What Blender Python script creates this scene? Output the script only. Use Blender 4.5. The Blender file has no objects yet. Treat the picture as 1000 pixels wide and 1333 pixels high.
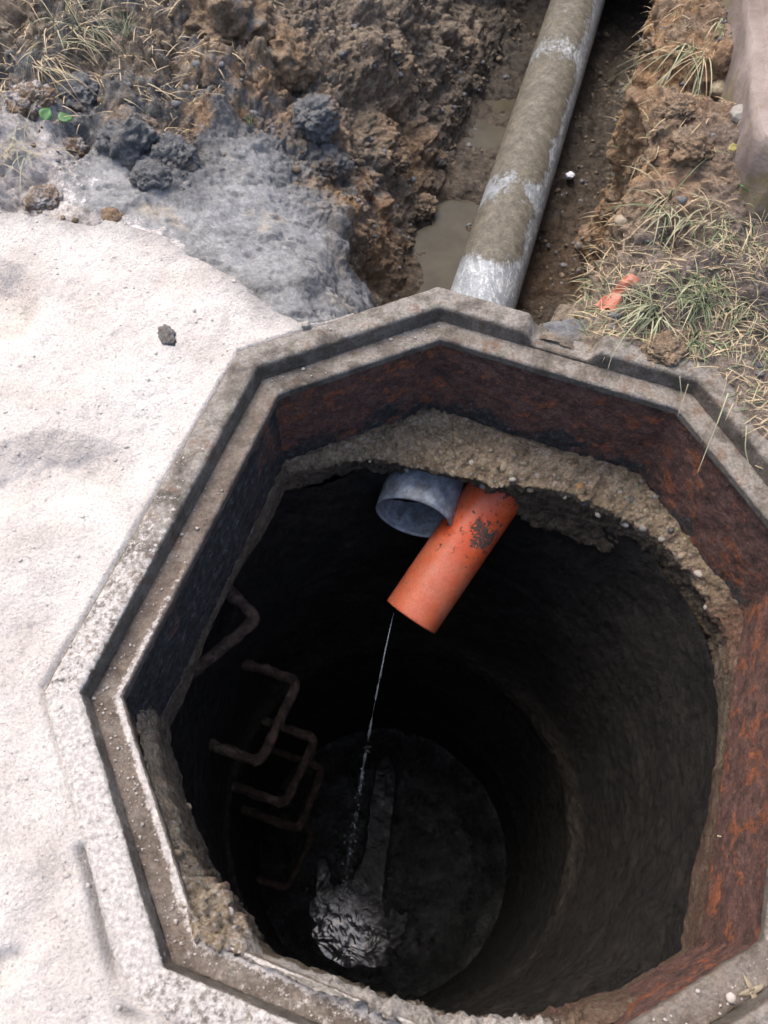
import bpy, bmesh, math, random
import numpy as np
from mathutils import Matrix, Vector
random.seed(7)
rng = np.random.default_rng(11)
scene = bpy.context.scene
COL = scene.collection
# ------------------------------------------------------------------ camera, sky, sun, exposure
U = 0.5
CAM = np.array([-0.3732, -0.74946, 1.93307]) * U
ROT = np.array([[0.99811, 0.03148, -0.05274], [-0.05312, 0.87349, -0.48393], [0.03083, 0.48582, 0.87352]])
cd = bpy.data.cameras.new('camera')
cam = bpy.data.objects.new('camera', cd)
COL.objects.link(cam)
m4 = Matrix.Identity(4)
for i in range(3):
    for j in range(3):
        m4[i][j] = ROT[i, j]
    m4[i][3] = CAM[i]
cam.matrix_world = m4
cd.sensor_width = 36.0
cd.lens = 36.0 * 1000 / 1333
cd.clip_start, cd.clip_end = 0.02, 400
cd.dof.use_dof = True
cd.dof.focus_distance = 1.35
cd.dof.aperture_fstop = 7.0
scene.camera = cam

SUN_EL, SUN_AZ = math.radians(62), math.radians(325)      # azimuth clockwise from +Y; the light comes from beyond the trench
world = bpy.data.worlds.new('World')
scene.world = world
world.use_nodes = True
wn = world.node_tree
wn.nodes.clear()
sky = wn.nodes.new('ShaderNodeTexSky')
sky.sky_type = 'NISHITA'
sky.sun_disc = False
sky.sun_elevation, sky.sun_rotation = SUN_EL, SUN_AZ
sky.air_density, sky.dust_density, sky.ozone_density = 1.0, 5.0, 1.0
bg = wn.nodes.new('ShaderNodeBackground')
bg.inputs['Strength'].default_value = 0.15
wo = wn.nodes.new('ShaderNodeOutputWorld')
wn.links.new(sky.outputs[0], bg.inputs[0])
wn.links.new(bg.outputs[0], wo.inputs[0])
sl = bpy.data.lights.new('sun', 'SUN')
sl.energy = 0.85
sl.angle = math.radians(30)
sl.color = (1.0, 0.96, 0.90)
so = bpy.data.objects.new('sun', sl)
COL.objects.link(so)
sd = Vector((math.sin(SUN_AZ) * math.cos(SUN_EL), math.cos(SUN_AZ) * math.cos(SUN_EL), math.sin(SUN_EL)))
so.rotation_euler = sd.to_track_quat('Z', 'Y').to_euler()
so.location = (-3, -1, 5)
scene.view_settings.view_transform = 'Standard'
scene.view_settings.look = 'None'
scene.view_settings.gamma = 1.0
scene.view_settings.use_curve_mapping = False
scene.view_settings.exposure = 1.38
scene.render.engine = 'CYCLES'
scene.cycles.max_bounces = 8
scene.cycles.use_denoising = True


def at(px, py, z):
    """world point at height z that the photograph shows at pixel px, py"""
    d = ROT @ np.array([(px - 500) / 1000.0, -(py - 666.5) / 1000.0, -1.0])
    return CAM + d * ((z - CAM[2]) / d[2])


# ------------------------------------------------------------------ numeric noise
def _hash(ix, iy, iz, seed):
    h = (ix.astype(np.int64) * 374761393 + iy.astype(np.int64) * 668265263 + iz.astype(np.int64) * 2147483647 + seed * 974711) & 0xFFFFFFFF
    h = ((h ^ (h >> 13)) * 1274126177) & 0xFFFFFFFF
    h = ((h ^ (h >> 16)) * 2246822519) & 0xFFFFFFFF
    return ((h ^ (h >> 15)) & 0xFFFFFF).astype(np.float64) / 0xFFFFFF


def vnoise(P, seed=0):
    F = np.floor(P)
    f = P - F
    w = f * f * f * (f * (f * 6 - 15) + 10)
    I = F.astype(np.int64)
    out = 0
    for dx in (0, 1):
        wx = w[..., 0] if dx else 1 - w[..., 0]
        for dy in (0, 1):
            wy = w[..., 1] if dy else 1 - w[..., 1]
            for dz in (0, 1):
                wz = w[..., 2] if dz else 1 - w[..., 2]
                out = out + wx * wy * wz * _hash(I[..., 0] + dx, I[..., 1] + dy, I[..., 2] + dz, seed)
    return out * 2 - 1


def fbm(P, freq, octv=4, gain=0.5, seed=0):
    a, s, n = 1.0, 0.0, 0.0
    Q = P * freq + 31.7 * seed
    for o in range(octv):
        s = s + a * vnoise(Q, seed + o)
        n += a
        a *= gain
        Q = Q * 2.03 + 5.1
    return s / n


def cells(P, freq, seed=0):
    """distance to the nearest cell point, 0 at a lump's middle"""
    Q = P * freq
    F = np.floor(Q).astype(np.int64)
    best = np.full(Q.shape[:-1], 9.0)
    for dx in (-1, 0, 1):
        for dy in (-1, 0, 1):
            for dz in (-1, 0, 1):
                I = F + np.array([dx, dy, dz])
                d = 0
                for c in range(3):
                    d = d + (I[..., c] + _hash(I[..., 0], I[..., 1], I[..., 2], seed + 7 * c) - Q[..., c]) ** 2
                best = np.minimum(best, d)
    return np.sqrt(best)


def sstep(a, b, x):
    t = np.clip((x - a) / (b - a), 0, 1)
    return t * t * (3 - 2 * t)


# ------------------------------------------------------------------ mesh helpers
def tag(o, label=None, cat=None, group=None, kind=None):
    for k, v in (('label', label), ('category', cat), ('group', group), ('kind', kind)):
        if v:
            o[k] = v
    return o


def mesh_np(name, V, F, mat, parent=None, smooth=True, attrs=None):
    me = bpy.data.meshes.new(name)
    V = np.asarray(V, dtype=np.float64)
    F = np.asarray(F, dtype=np.int32)
    k = F.shape[1]
    me.vertices.add(len(V))
    me.vertices.foreach_set('co', V.ravel())
    me.loops.add(F.size)
    me.loops.foreach_set('vertex_index', F.ravel())
    me.polygons.add(len(F))
    me.polygons.foreach_set('loop_start', np.arange(0, F.size, k, dtype=np.int32))
    me.polygons.foreach_set('loop_total', np.full(len(F), k, dtype=np.int32))
    me.polygons.foreach_set('use_smooth', np.full(len(F), smooth, dtype=bool))
    for an, av in (attrs or {}).items():
        a = me.attributes.new(an, 'FLOAT', 'POINT')
        a.data.foreach_set('value', np.asarray(av, dtype=np.float32).ravel())
    me.update(calc_edges=True)
    me.validate()
    if mat:
        me.materials.append(mat)
    o = bpy.data.objects.new(name, me)
    COL.objects.link(o)
    if parent:
        o.parent = parent
        o.matrix_parent_inverse = Matrix.Translation(-parent.location)
    return o


def grid_faces(n, m, wrap_m=False, wrap_n=False):
    i = np.arange(n if wrap_n else n - 1)[:, None]
    j = np.arange(m if wrap_m else m - 1)[None, :]
    i2, j2 = (i + 1) % n, (j + 1) % m
    return np.stack([i * m + j, i * m + j2, i2 * m + j2, i2 * m + j], -1).reshape(-1, 4)


def grid_normals(P, wrap_n=False, wrap_m=False):
    def df(A, ax, wrap):
        if wrap:
            return np.roll(A, -1, ax) - np.roll(A, 1, ax)
        return np.gradient(A, axis=ax)
    a, b = df(P, 0, wrap_n), df(P, 1, wrap_m)
    N = np.cross(a, b)
    return N / (np.linalg.norm(N, axis=-1, keepdims=True) + 1e-12)


def prune(V, F, attrs=None):
    used = np.zeros(len(V), bool)
    used[F.ravel()] = True
    idx = np.cumsum(used) - 1
    return V[used], idx[F], {k: np.asarray(v).ravel()[used] for k, v in (attrs or {}).items()}


def empty(name, loc=(0, 0, 0)):
    o = bpy.data.objects.new(name, None)
    o.location = loc
    o.empty_display_size = 0.05
    COL.objects.link(o)
    return o


# ------------------------------------------------------------------ material helpers
class NB:
    def __init__(s, name, rough=0.8, spec=0.5):
        s.mat = bpy.data.materials.new(name)
        s.mat.use_nodes = True
        s.t = s.mat.node_tree
        s.b = s.t.nodes['Principled BSDF']
        s.b.inputs['Roughness'].default_value = rough
        s.b.inputs['Specular IOR Level'].default_value = spec
        s.co = s.t.nodes.new('ShaderNodeTexCoord').outputs['Object']
        s.nrm = None

    def _in(s, sock, v):
        if v is None:
            return
        if hasattr(v, 'is_linked') or hasattr(v, 'links'):
            s.t.links.new(v, sock)
        else:
            if sock.type == 'RGBA' and len(v) == 3:
                v = (*v, 1)
            sock.default_value = v

    def noise(s, scale, detail=5, rough=0.6, co=None, dist=0.0):
        n = s.t.nodes.new('ShaderNodeTexNoise')
        n.inputs['Scale'].default_value = scale
        n.inputs['Detail'].default_value = detail
        n.inputs['Roughness'].default_value = rough
        n.inputs['Distortion'].default_value = dist
        s._in(n.inputs['Vector'], co or s.co)
        return n.outputs[0]

    def vor(s, scale, feature='F1', rand=1.0, co=None, out='Distance'):
        n = s.t.nodes.new('ShaderNodeTexVoronoi')
        n.feature = feature
        n.inputs['Scale'].default_value = scale
        n.inputs['Randomness'].default_value = rand
        s._in(n.inputs['Vector'], co or s.co)
        return n.outputs[out]

    def ramp(s, fac, *stops, interp='LINEAR'):
        n = s.t.nodes.new('ShaderNodeValToRGB')
        cr = n.color_ramp
        cr.interpolation = interp
        while len(cr.elements) < len(stops):
            cr.elements.new(0.5)
        for e, (p, c) in zip(cr.elements, stops):
            e.position = p
            if isinstance(c, (int, float)):
                c = (c, c, c)
            e.color = (*c, 1)
        s._in(n.inputs[0], fac)
        return n.outputs[0]

    def mix(s, fac, a, b, mode='MIX'):
        n = s.t.nodes.new('ShaderNodeMix')
        n.data_type = 'RGBA'
        n.blend_type = mode
        s._in(n.inputs[0], fac)
        s._in(n.inputs[6], a)
        s._in(n.inputs[7], b)
        return n.outputs[2]

    def math(s, op, a, b=None, clamp=False):
        n = s.t.nodes.new('ShaderNodeMath')
        n.operation = op
        n.use_clamp = clamp
        s._in(n.inputs[0], a)
        if b is not None:
            s._in(n.inputs[1], b)
        return n.outputs[0]

    def attr(s, name):
        n = s.t.nodes.new('ShaderNodeAttribute')
        n.attribute_name = name
        return n.outputs['Fac']

    def scaled(s, sx, sy, sz):
        n = s.t.nodes.new('ShaderNodeMapping')
        n.inputs['Scale'].default_value = (sx, sy, sz)
        s._in(n.inputs['Vector'], s.co)
        return n.outputs[0]

    def bump(s, h, strength=0.5, dist=0.01):
        n = s.t.nodes.new('ShaderNodeBump')
        n.inputs['Strength'].default_value = strength
        n.inputs['Distance'].default_value = dist
        s._in(n.inputs['Height'], h)
        if s.nrm:
            s._in(n.inputs['Normal'], s.nrm)
        s.nrm = n.outputs[0]
        s._in(s.b.inputs['Normal'], s.nrm)

    def grain(s, c, scale=170, lo=0.55, hi=1.4):
        n = s.noise(scale, 5, 0.75)
        return s.mix(1.0, c, s.ramp(n, (0.32, lo), (0.5, 1.0), (0.68, hi)), 'MULTIPLY')

    def color(s, c):
        s._in(s.b.inputs['Base Color'], c)

    def rough(s, r):
        s._in(s.b.inputs['Roughness'], r)


def simple(name, c, rough=0.7, var=0.25, scale=60, bump=0.3, dist=0.002, spec=0.4):
    b = NB(name, rough, spec)
    lo = tuple(x * (1 - var) for x in c)
    hi = tuple(min(1, x * (1 + var)) for x in c)
    n = b.noise(scale, 5, 0.65)
    b.color(b.ramp(n, (0.3, lo), (0.7, hi)))
    if bump:
        b.bump(b.noise(scale * 2.2, 5, 0.7), bump, dist)
    return b.mat


# sand: pale crushed stone dust
b = NB('sand', 0.95, 0.2)
n1 = b.noise(9, 6, 0.6)
c = b.ramp(n1, (0.3, (0.46, 0.410, 0.370)), (0.5, (0.565, 0.515, 0.472)), (0.72, (0.64, 0.598, 0.555)))
sp = b.noise(320, 3, 0.7)
c = b.mix(b.ramp(sp, (0.30, 0.0), (0.42, 1.0)), (0.30, 0.26, 0.23), c)
c = b.mix(b.math('MULTIPLY', b.attr('pink_shade'), 0.2), c, (0.43, 0.345, 0.29))
c = b.mix(b.math('MULTIPLY', b.attr('mudmix'), 0.9), c, (0.17, 0.165, 0.16))
b.color(b.grain(c, 240, 0.74, 1.14))
b.bump(b.noise(40, 7, 0.7), 0.55, 0.014)
b.bump(b.noise(190, 5, 0.75), 0.9, 0.006)
cr = b.vor(26, 'DISTANCE_TO_EDGE', co=b.mix(0.06, b.co, b.t.nodes.new('ShaderNodeTexNoise').outputs['Color']))
crk = b.math('MULTIPLY', b.ramp(cr, (0.0, 0.0), (0.03, 1.0)), 1.0)
crk = b.math('MAXIMUM', crk, b.ramp(b.noise(5, 3), (0.50, 0.0), (0.53, 1.0)))
b.bump(crk, 0.25, 0.004)
M_SAND = b.mat

# excavated soil
b = NB('excavated_soil', 0.85, 0.35)
grey, ochre, wet, red = b.attr('grey'), b.attr('ochre'), b.attr('wet'), b.attr('litter')
nL = b.noise(14, 6, 0.65)
nM = b.noise(60, 6, 0.7)
nF = b.noise(260, 4, 0.7)
br = b.ramp(nM, (0.30, (0.085, 0.065, 0.048)), (0.5, (0.235, 0.183, 0.132)), (0.70, (0.42, 0.345, 0.255)))
oc = b.ramp(nM, (0.28, (0.17, 0.096, 0.048)), (0.55, (0.41, 0.235, 0.110)), (0.75, (0.53, 0.345, 0.18)))
gr = b.ramp(nM, (0.26, (0.070, 0.070, 0.070)), (0.42, (0.150, 0.150, 0.150)), (0.72, (0.240, 0.240, 0.240)))
lt = b.ramp(nM, (0.28, (0.075, 0.055, 0.048)), (0.5, (0.21, 0.163, 0.142)), (0.72, (0.40, 0.335, 0.30)))
om = b.math('MULTIPLY', ochre, b.ramp(nL, (0.34, 0.25), (0.54, 1.0)))
c = b.mix(om, br, oc)
c = b.mix(b.math('MULTIPLY', red, b.math('SUBTRACT', 1.0, b.math('MULTIPLY', ochre, 0.75))), c, lt)
gm = b.math('ADD', grey, b.math('MULTIPLY', b.math('SUBTRACT', b.noise(22, 6, 0.7), 0.5), 1.1))
c = b.mix(b.ramp(gm, (0.36, 0.0), (0.60, 1.0)), c, gr)
c = b.mix(b.math('MULTIPLY', b.ramp(nF, (0.58, 0.0), (0.68, 1.0)), 0.5), c, (0.30, 0.27, 0.22))
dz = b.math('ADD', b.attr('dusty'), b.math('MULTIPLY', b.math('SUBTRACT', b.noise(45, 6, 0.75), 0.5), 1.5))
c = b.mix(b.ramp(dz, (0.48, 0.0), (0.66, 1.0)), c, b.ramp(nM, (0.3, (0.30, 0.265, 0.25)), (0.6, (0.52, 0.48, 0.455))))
c = b.mix(b.math('MULTIPLY', wet, 0.78), c, (0.018, 0.015, 0.012))
ck = b.ramp(b.noise(46, 7, 0.75, dist=0.7), (0.43, 0.0), (0.475, 1.0), (0.51, 0.0))
ckm = b.math('MULTIPLY', b.math('MULTIPLY', ck, b.attr('flat')), b.ramp(b.noise(9, 4), (0.42, 0.05), (0.60, 0.5)))
c = b.mix(ckm, c, (0.055, 0.053, 0.050))
c = b.mix(b.math('MULTIPLY', b.math('MULTIPLY', b.attr('flat'), b.ramp(b.noise(8, 5, 0.65, dist=0.4), (0.56, 0.0), (0.64, 1.0))), 0.7), c, (0.28, 0.235, 0.175))
c = b.grain(c, 160, 0.66, 1.28)
b.color(c)
b.rough(b.ramp(b.math('MAXIMUM', wet, b.math('MULTIPLY', b.attr('flat'), 0.85)), (0.0, 0.86), (1.0, 0.50)))
fl = b.math('SUBTRACT', 1.0, b.math('MULTIPLY', b.attr('flat'), 0.9))
b.bump(b.math('MULTIPLY', ckm, -1.0), 0.4, 0.006)
b.bump(b.math('MULTIPLY', b.noise(75, 8, 0.76), fl), 1.0, 0.022)
b.bump(b.math('MULTIPLY', nF, fl), 0.9, 0.006)
M_SOIL = b.mat

# cast iron: grey weathered top, rusty skirt
b = NB('cast_iron_rim', 0.7, 0.35)
n = b.noise(22, 6, 0.65)
c = b.ramp(n, (0.34, (0.060, 0.050, 0.041)), (0.46, (0.150, 0.128, 0.106)), (0.56, (0.26, 0.235, 0.205)), (0.68, (0.165, 0.110, 0.075)))
c = b.mix(b.math('MULTIPLY', b.ramp(b.noise(45, 4, 0.6), (0.60, 0.0), (0.70, 1.0)), 0.6), c, (0.17, 0.085, 0.045))
c = b.mix(b.math('MULTIPLY', b.ramp(b.noise(33, 4, 0.7, dist=1.0), (0.56, 0.0), (0.66, 1.0)), 0.5), c, (0.135, 0.14, 0.085))
c = b.mix(b.math('MULTIPLY', b.attr('brown'), b.ramp(b.noise(18, 6, 0.7), (0.35, 0.35), (0.6, 0.95))), c, b.ramp(b.noise(60, 5, 0.7), (0.35, (0.085, 0.062, 0.046)), (0.65, (0.185, 0.140, 0.108))))
c = b.mix(b.math('MULTIPLY', b.attr('stain_shade'), b.ramp(b.noise(24, 5, 0.7), (0.35, 0.5), (0.65, 0.85))), c, (0.050, 0.039, 0.030))
dn = b.math('ADD', b.attr('dust'), b.math('MULTIPLY', b.math('SUBTRACT', b.noise(110, 6, 0.75), 0.5), 1.5))
c = b.mix(b.ramp(dn, (0.42, 0.0), (0.58, 1.0)), c, b.ramp(b.noise(150, 4), (0.3, (0.36, 0.32, 0.29)), (0.7, (0.58, 0.54, 0.50))))
b.color(b.grain(c, 190, 0.6, 1.35))
b.bump(b.noise(120, 7, 0.75), 0.8, 0.008)
b.bump(b.noise(420, 3, 0.7), 0.6, 0.003)
M_IRON = b.mat

b = NB('rusty_skirt', 0.72, 0.4)
n = b.noise(34, 8, 0.75)
c = b.ramp(n, (0.33, (0.045, 0.026, 0.021)), (0.45, (0.115, 0.058, 0.045)), (0.56, (0.175, 0.085, 0.065)), (0.70, (0.140, 0.098, 0.080)), (0.78, (0.24, 0.175, 0.14)))
pz = b.noise(27, 6, 0.7, dist=0.4)
c = b.mix(b.math('MULTIPLY', b.ramp(pz, (0.535, 0.0), (0.60, 1.0)), 0.85), c, (0.33, 0.105, 0.042))
dk = b.math('ADD', b.attr('stain_shade'), b.math('MULTIPLY', b.math('SUBTRACT', b.noise(12, 6, 0.7), 0.5), 2.3))
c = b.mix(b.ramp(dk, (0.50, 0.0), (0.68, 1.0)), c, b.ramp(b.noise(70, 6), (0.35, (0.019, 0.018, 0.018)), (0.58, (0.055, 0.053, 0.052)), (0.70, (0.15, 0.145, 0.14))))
c = b.mix(b.math('MULTIPLY', b.ramp(b.noise(380, 2, 0.5), (0.66, 0.0), (0.72, 1.0)), 0.6), c, (0.34, 0.29, 0.24))
dn = b.math('ADD', b.attr('dust'), b.math('MULTIPLY', b.math('SUBTRACT', b.noise(130, 6, 0.75), 0.5), 1.5))
c = b.mix(b.ramp(dn, (0.45, 0.0), (0.60, 1.0)), c, (0.42, 0.38, 0.34))
b.color(b.grain(b.grain(c, 210, 0.5, 1.5), 75, 0.6, 1.35))
b.bump(b.noise(70, 8, 0.78), 1.0, 0.014)
b.bump(b.noise(330, 4, 0.7), 0.8, 0.004)
M_RUST = b.mat

# broken concrete
b = NB('broken_concrete', 0.85, 0.3)
n = b.noise(38, 6, 0.7)
c = b.ramp(n, (0.28, (0.085, 0.060, 0.038)), (0.5, (0.265, 0.198, 0.128)), (0.72, (0.43, 0.345, 0.24)))
v = b.vor(95, out='Color')
vd = b.vor(95)
c = b.mix(b.math('MULTIPLY', b.ramp(vd, (0.18, 1.0), (0.34, 0.0)), 0.45), c, b.mix(0.75, v, (0.34, 0.285, 0.21)))
c = b.mix(b.math('MULTIPLY', b.attr('stain_shade'), 0.85), c, (0.028, 0.022, 0.017))
c = b.mix(b.math('MULTIPLY', b.attr('rust'), b.ramp(b.noise(30, 5), (0.3, 0.3), (0.6, 1.0))), c, b.ramp(b.noise(60, 5), (0.3, (0.06, 0.03, 0.022)), (0.6, (0.15, 0.075, 0.05)), (0.75, (0.26, 0.2, 0.16))))
dn = b.math('ADD', b.attr('dust'), b.math('MULTIPLY', b.math('SUBTRACT', b.noise(120, 6, 0.75), 0.5), 1.4))
c = b.mix(b.ramp(dn, (0.45, 0.0), (0.62, 1.0)), c, (0.44, 0.39, 0.34))
b.color(b.grain(c, 200, 0.55, 1.4))
b.bump(b.noise(85, 8, 0.75), 1.0, 0.016)
b.bump(b.math('MULTIPLY', vd, -1.0), 0.6, 0.008)
M_CONC = b.mat

# dark wet shaft wall
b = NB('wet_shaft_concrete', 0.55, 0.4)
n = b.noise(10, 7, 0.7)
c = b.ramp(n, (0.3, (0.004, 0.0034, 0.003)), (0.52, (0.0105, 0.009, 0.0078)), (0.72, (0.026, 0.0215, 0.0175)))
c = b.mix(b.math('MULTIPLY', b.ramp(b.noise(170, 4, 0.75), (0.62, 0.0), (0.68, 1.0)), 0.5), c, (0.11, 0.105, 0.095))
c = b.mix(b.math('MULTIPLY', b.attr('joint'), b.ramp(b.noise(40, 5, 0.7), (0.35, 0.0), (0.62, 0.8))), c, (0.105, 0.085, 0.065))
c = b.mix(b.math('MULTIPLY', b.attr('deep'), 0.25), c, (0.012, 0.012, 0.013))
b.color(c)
b.rough(b.ramp(b.noise(55, 4), (0.35, 0.32), (0.65, 0.8)))
b.bump(b.noise(48, 8, 0.75), 0.8, 0.012)
b.bump(b.noise(240, 4, 0.7), 0.8, 0.004)
M_SHAFT = b.mat

b = NB('wet_benching', 0.22, 0.6)
b.color(b.ramp(b.noise(14, 6, 0.7), (0.34, (0.010, 0.010, 0.011)), (0.5, (0.034, 0.036, 0.038)), (0.66, (0.085, 0.089, 0.094))))
b.rough(b.ramp(b.noise(26, 5, 0.7), (0.38, 0.08), (0.62, 0.5)))
b.bump(b.noise(30, 7, 0.75), 1.0, 0.03)
b.bump(b.noise(110, 4, 0.7), 1.0, 0.010)
M_FLOOR = b.mat

b = NB('sewage_water', 0.04, 1.0)
b.color((0.010, 0.011, 0.012))
b.b.inputs['IOR'].default_value = 1.5
sc = b.math('ADD', b.attr('still'), b.math('MULTIPLY', b.math('SUBTRACT', b.noise(9, 6, 0.75), 0.5), 2.4))
b.rough(b.ramp(sc, (0.2, 0.11), (0.9, 0.34)))
b._in(b.b.inputs['Specular IOR Level'], b.ramp(sc, (0.15, 1.0), (0.5, 0.45), (1.0, 0.12)))
h = b.noise(13, 2, 0.5, dist=1.2)
b.bump(h, 0.26, 0.020)
b.bump(b.noise(34, 1, 0.5, dist=0.8), 0.10, 0.006)
M_WATER = b.mat

b = NB('muddy_puddle_water', 0.22, 0.12)
b.color(b.ramp(b.noise(14, 4), (0.3, (0.044, 0.038, 0.026)), (0.7, (0.066, 0.057, 0.040))))
b.bump(b.noise(26, 3), 0.06, 0.004)
M_PUDDLE = b.mat

b = NB('falling_water', 0.05, 0.5)
b.color((0.75, 0.82, 0.90))
b.b.inputs['Transmission Weight'].default_value = 0.8
b.b.inputs['IOR'].default_value = 1.33
M_STREAM = b.mat

# grey pipe, mud smeared
b = NB('grey_pipe_plastic', 0.5, 0.45)
n = b.noise(30, 5, 0.65)
g = b.ramp(n, (0.3, (0.15, 0.165, 0.180)), (0.55, (0.200, 0.215, 0.228)), (0.75, (0.27, 0.28, 0.285)))
st = b.noise(60, 5, 0.7, co=b.scaled(1.0, 0.25, 1.0), dist=1.6)
g = b.mix(b.math('MULTIPLY', b.math('MULTIPLY', b.ramp(st, (0.50, 0.0), (0.58, 1.0)), b.attr('scratch')), 0.8), g, (0.44, 0.455, 0.46))
mud = b.ramp(b.noise(42, 7, 0.7), (0.30, (0.045, 0.040, 0.030)), (0.5, (0.088, 0.077, 0.056)), (0.70, (0.14, 0.122, 0.092)))
mm = b.math('ADD', b.attr('mud'), b.math('MULTIPLY', b.math('SUBTRACT', b.noise(55, 6, 0.75), 0.5), 0.9))
mm = b.math('ADD', mm, b.math('MULTIPLY', b.math('SUBTRACT', b.noise(24, 6, 0.75, co=b.scaled(1.6, 0.5, 1.6), dist=1.0), 0.5), 0.9))
mk = b.ramp(mm, (0.42, 0.0), (0.62, 1.0))
b.color(b.grain(b.mix(mk, g, mud), 150, 0.6, 1.35))
b.rough(b.mix(mk, (0.45, 0.45, 0.45), (0.75, 0.75, 0.75)))
b.bump(mk, 0.5, 0.003)
b.bump(b.noise(90, 6, 0.7), 0.35, 0.004)
M_GPIPE = b.mat

b = NB('blue_grey_pipe_plastic', 0.5, 0.45)
n = b.noise(38, 6, 0.7)
g = b.ramp(n, (0.32, (0.10, 0.120, 0.145)), (0.5, (0.205, 0.240, 0.285)), (0.68, (0.34, 0.37, 0.40)))
g = b.mix(b.math('MULTIPLY', b.ramp(b.noise(110, 4, 0.7), (0.54, 0.0), (0.64, 1.0)), 0.55), g, (0.05, 0.045, 0.04))
g = b.mix(b.math('MULTIPLY', b.ramp(b.noise(17, 6, 0.7), (0.46, 0.0), (0.60, 1.0)), 0.6), g, (0.085, 0.072, 0.055))
b.color(g)
b.bump(b.noise(120, 5), 0.25, 0.002)
M_BPIPE = b.mat

b = NB('orange_pipe_plastic', 0.42, 0.45)
n = b.noise(16, 5, 0.6)
c = b.ramp(n, (0.3, (0.42, 0.058, 0.014)), (0.6, (0.50, 0.078, 0.020)), (0.8, (0.47, 0.11, 0.045)))
c = b.mix(b.math('MULTIPLY', b.attr('film'), b.ramp(b.noise(20, 6, 0.7), (0.3, 0.15), (0.65, 0.8))), c, (0.43, 0.145, 0.085))
c = b.mix(b.ramp(b.noise(150, 3, 0.6), (0.70, 0.0), (0.74, 1.0)), c, (0.10, 0.06, 0.045))
dm = b.math('ADD', b.attr('dirt'), b.math('MULTIPLY', b.math('SUBTRACT', b.noise(85, 6, 0.8), 0.5), 1.9))
c = b.mix(b.math('MULTIPLY', b.ramp(b.noise(36, 7, 0.75, dist=1.2), (0.54, 0.0), (0.70, 1.0)), 0.55), c, (0.17, 0.075, 0.05))
c = b.mix(b.math('MULTIPLY', b.ramp(b.noise(13, 6, 0.7), (0.50, 0.0), (0.64, 1.0)), 0.28), c, (0.50, 0.22, 0.14))
c = b.grain(c, 260, 0.75, 1.2)
mk = b.ramp(dm, (0.52, 0.0), (0.545, 1.0))
b.color(b.mix(mk, c, b.ramp(b.noise(200, 4), (0.3, (0.022, 0.018, 0.016)), (0.7, (0.085, 0.065, 0.055)))))
b.rough(b.mix(mk, (0.42, 0.42, 0.42), (0.85, 0.85, 0.85)))
b.bump(mk, 0.7, 0.002)
b.bump(b.noise(230, 4), 0.12, 0.001)
M_ORANGE = b.mat

b = NB('rusty_step_iron', 0.7, 0.4)
b.color(b.ramp(b.noise(45, 6, 0.7), (0.34, (0.018, 0.010, 0.008)), (0.5, (0.062, 0.036, 0.024)), (0.66, (0.155, 0.105, 0.075))))
b.bump(b.noise(120, 6, 0.75), 1.0, 0.010)
M_STEP = b.mat

b = NB('weathered_slab_concrete', 0.85, 0.3)
n = b.noise(9, 6, 0.65)
c = b.ramp(n, (0.30, (0.120, 0.090, 0.078)), (0.52, (0.195, 0.155, 0.138)), (0.7, (0.26, 0.215, 0.195)))
c = b.mix(b.math('MULTIPLY', b.ramp(b.noise(7, 5, 0.7), (0.50, 0.0), (0.60, 1.0)), 0.75), c, (0.150, 0.120, 0.055))
c = b.mix(b.math('MULTIPLY', b.ramp(b.noise(60, 5, 0.7), (0.60, 0.0), (0.72, 1.0)), 0.6), c, (0.13, 0.13, 0.075))
b.color(c)
b.bump(b.noise(70, 6), 0.5, 0.005)
M_SLAB = b.mat

M_GRASS = [simple('grass_blade_green', (0.105, 0.128, 0.064), 0.6, 0.4, 40, 0, spec=0.3),
           simple('grass_blade_pale', (0.255, 0.25, 0.155), 0.65, 0.35, 40, 0, spec=0.3),
           simple('grass_blade_straw', (0.33, 0.255, 0.155), 0.7, 0.4, 40, 0, spec=0.3)]
M_LEAF = simple('green_leaf', (0.050, 0.130, 0.035), 0.5, 0.3, 50, 0.2)
M_YLEAF = simple('yellowing_leaf', (0.27, 0.24, 0.085), 0.6, 0.3, 50, 0.2)
M_PLASTIC = simple('orange_film', (0.31, 0.105, 0.065), 0.45, 0.3, 60, 0.3)
M_WHITE = simple('white_scrap', (0.66, 0.66, 0.72), 0.6, 0.12, 90, 0.3)
M_STONES = [simple('pebble_beige', (0.23, 0.185, 0.125), 0.6, 0.35, 3, 0.3, 0.05),
            simple('pebble_grey', (0.21, 0.195, 0.17), 0.6, 0.35, 3, 0.3, 0.05),
            simple('pebble_amber', (0.27, 0.14, 0.05), 0.5, 0.4, 3, 0.3, 0.05),
            simple('pebble_dark', (0.075, 0.070, 0.070), 0.6, 0.4, 3, 0.3, 0.05),
            simple('pebble_white', (0.33, 0.29, 0.245), 0.6, 0.25, 3, 0.3, 0.05)]
b = NB('grey_clay', 0.85, 0.35)
b.color(b.ramp(b.noise(55, 7, 0.72), (0.28, (0.060, 0.060, 0.062)), (0.5, (0.160, 0.160, 0.163)), (0.75, (0.25, 0.25, 0.25))))
b.bump(b.noise(80, 7, 0.75), 0.9, 0.012)
M_CLAY = b.mat
b = NB('brown_clod', 0.9, 0.3)
b.color(b.ramp(b.noise(55, 7, 0.72), (0.28, (0.060, 0.043, 0.030)), (0.5, (0.160, 0.120, 0.080)), (0.75, (0.30, 0.235, 0.16))))
b.bump(b.noise(80, 7, 0.75), 0.9, 0.012)
M_CLOD = b.mat
M_DUSTY = simple('dusty_clod', (0.36, 0.32, 0.30), 0.9, 0.4, 70, 0.8, 0.01)

# ------------------------------------------------------------------ octagon of the frame
APO = np.array([0.9105, 1.03837, 1.02129, 1.02985] * 2) * U


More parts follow.
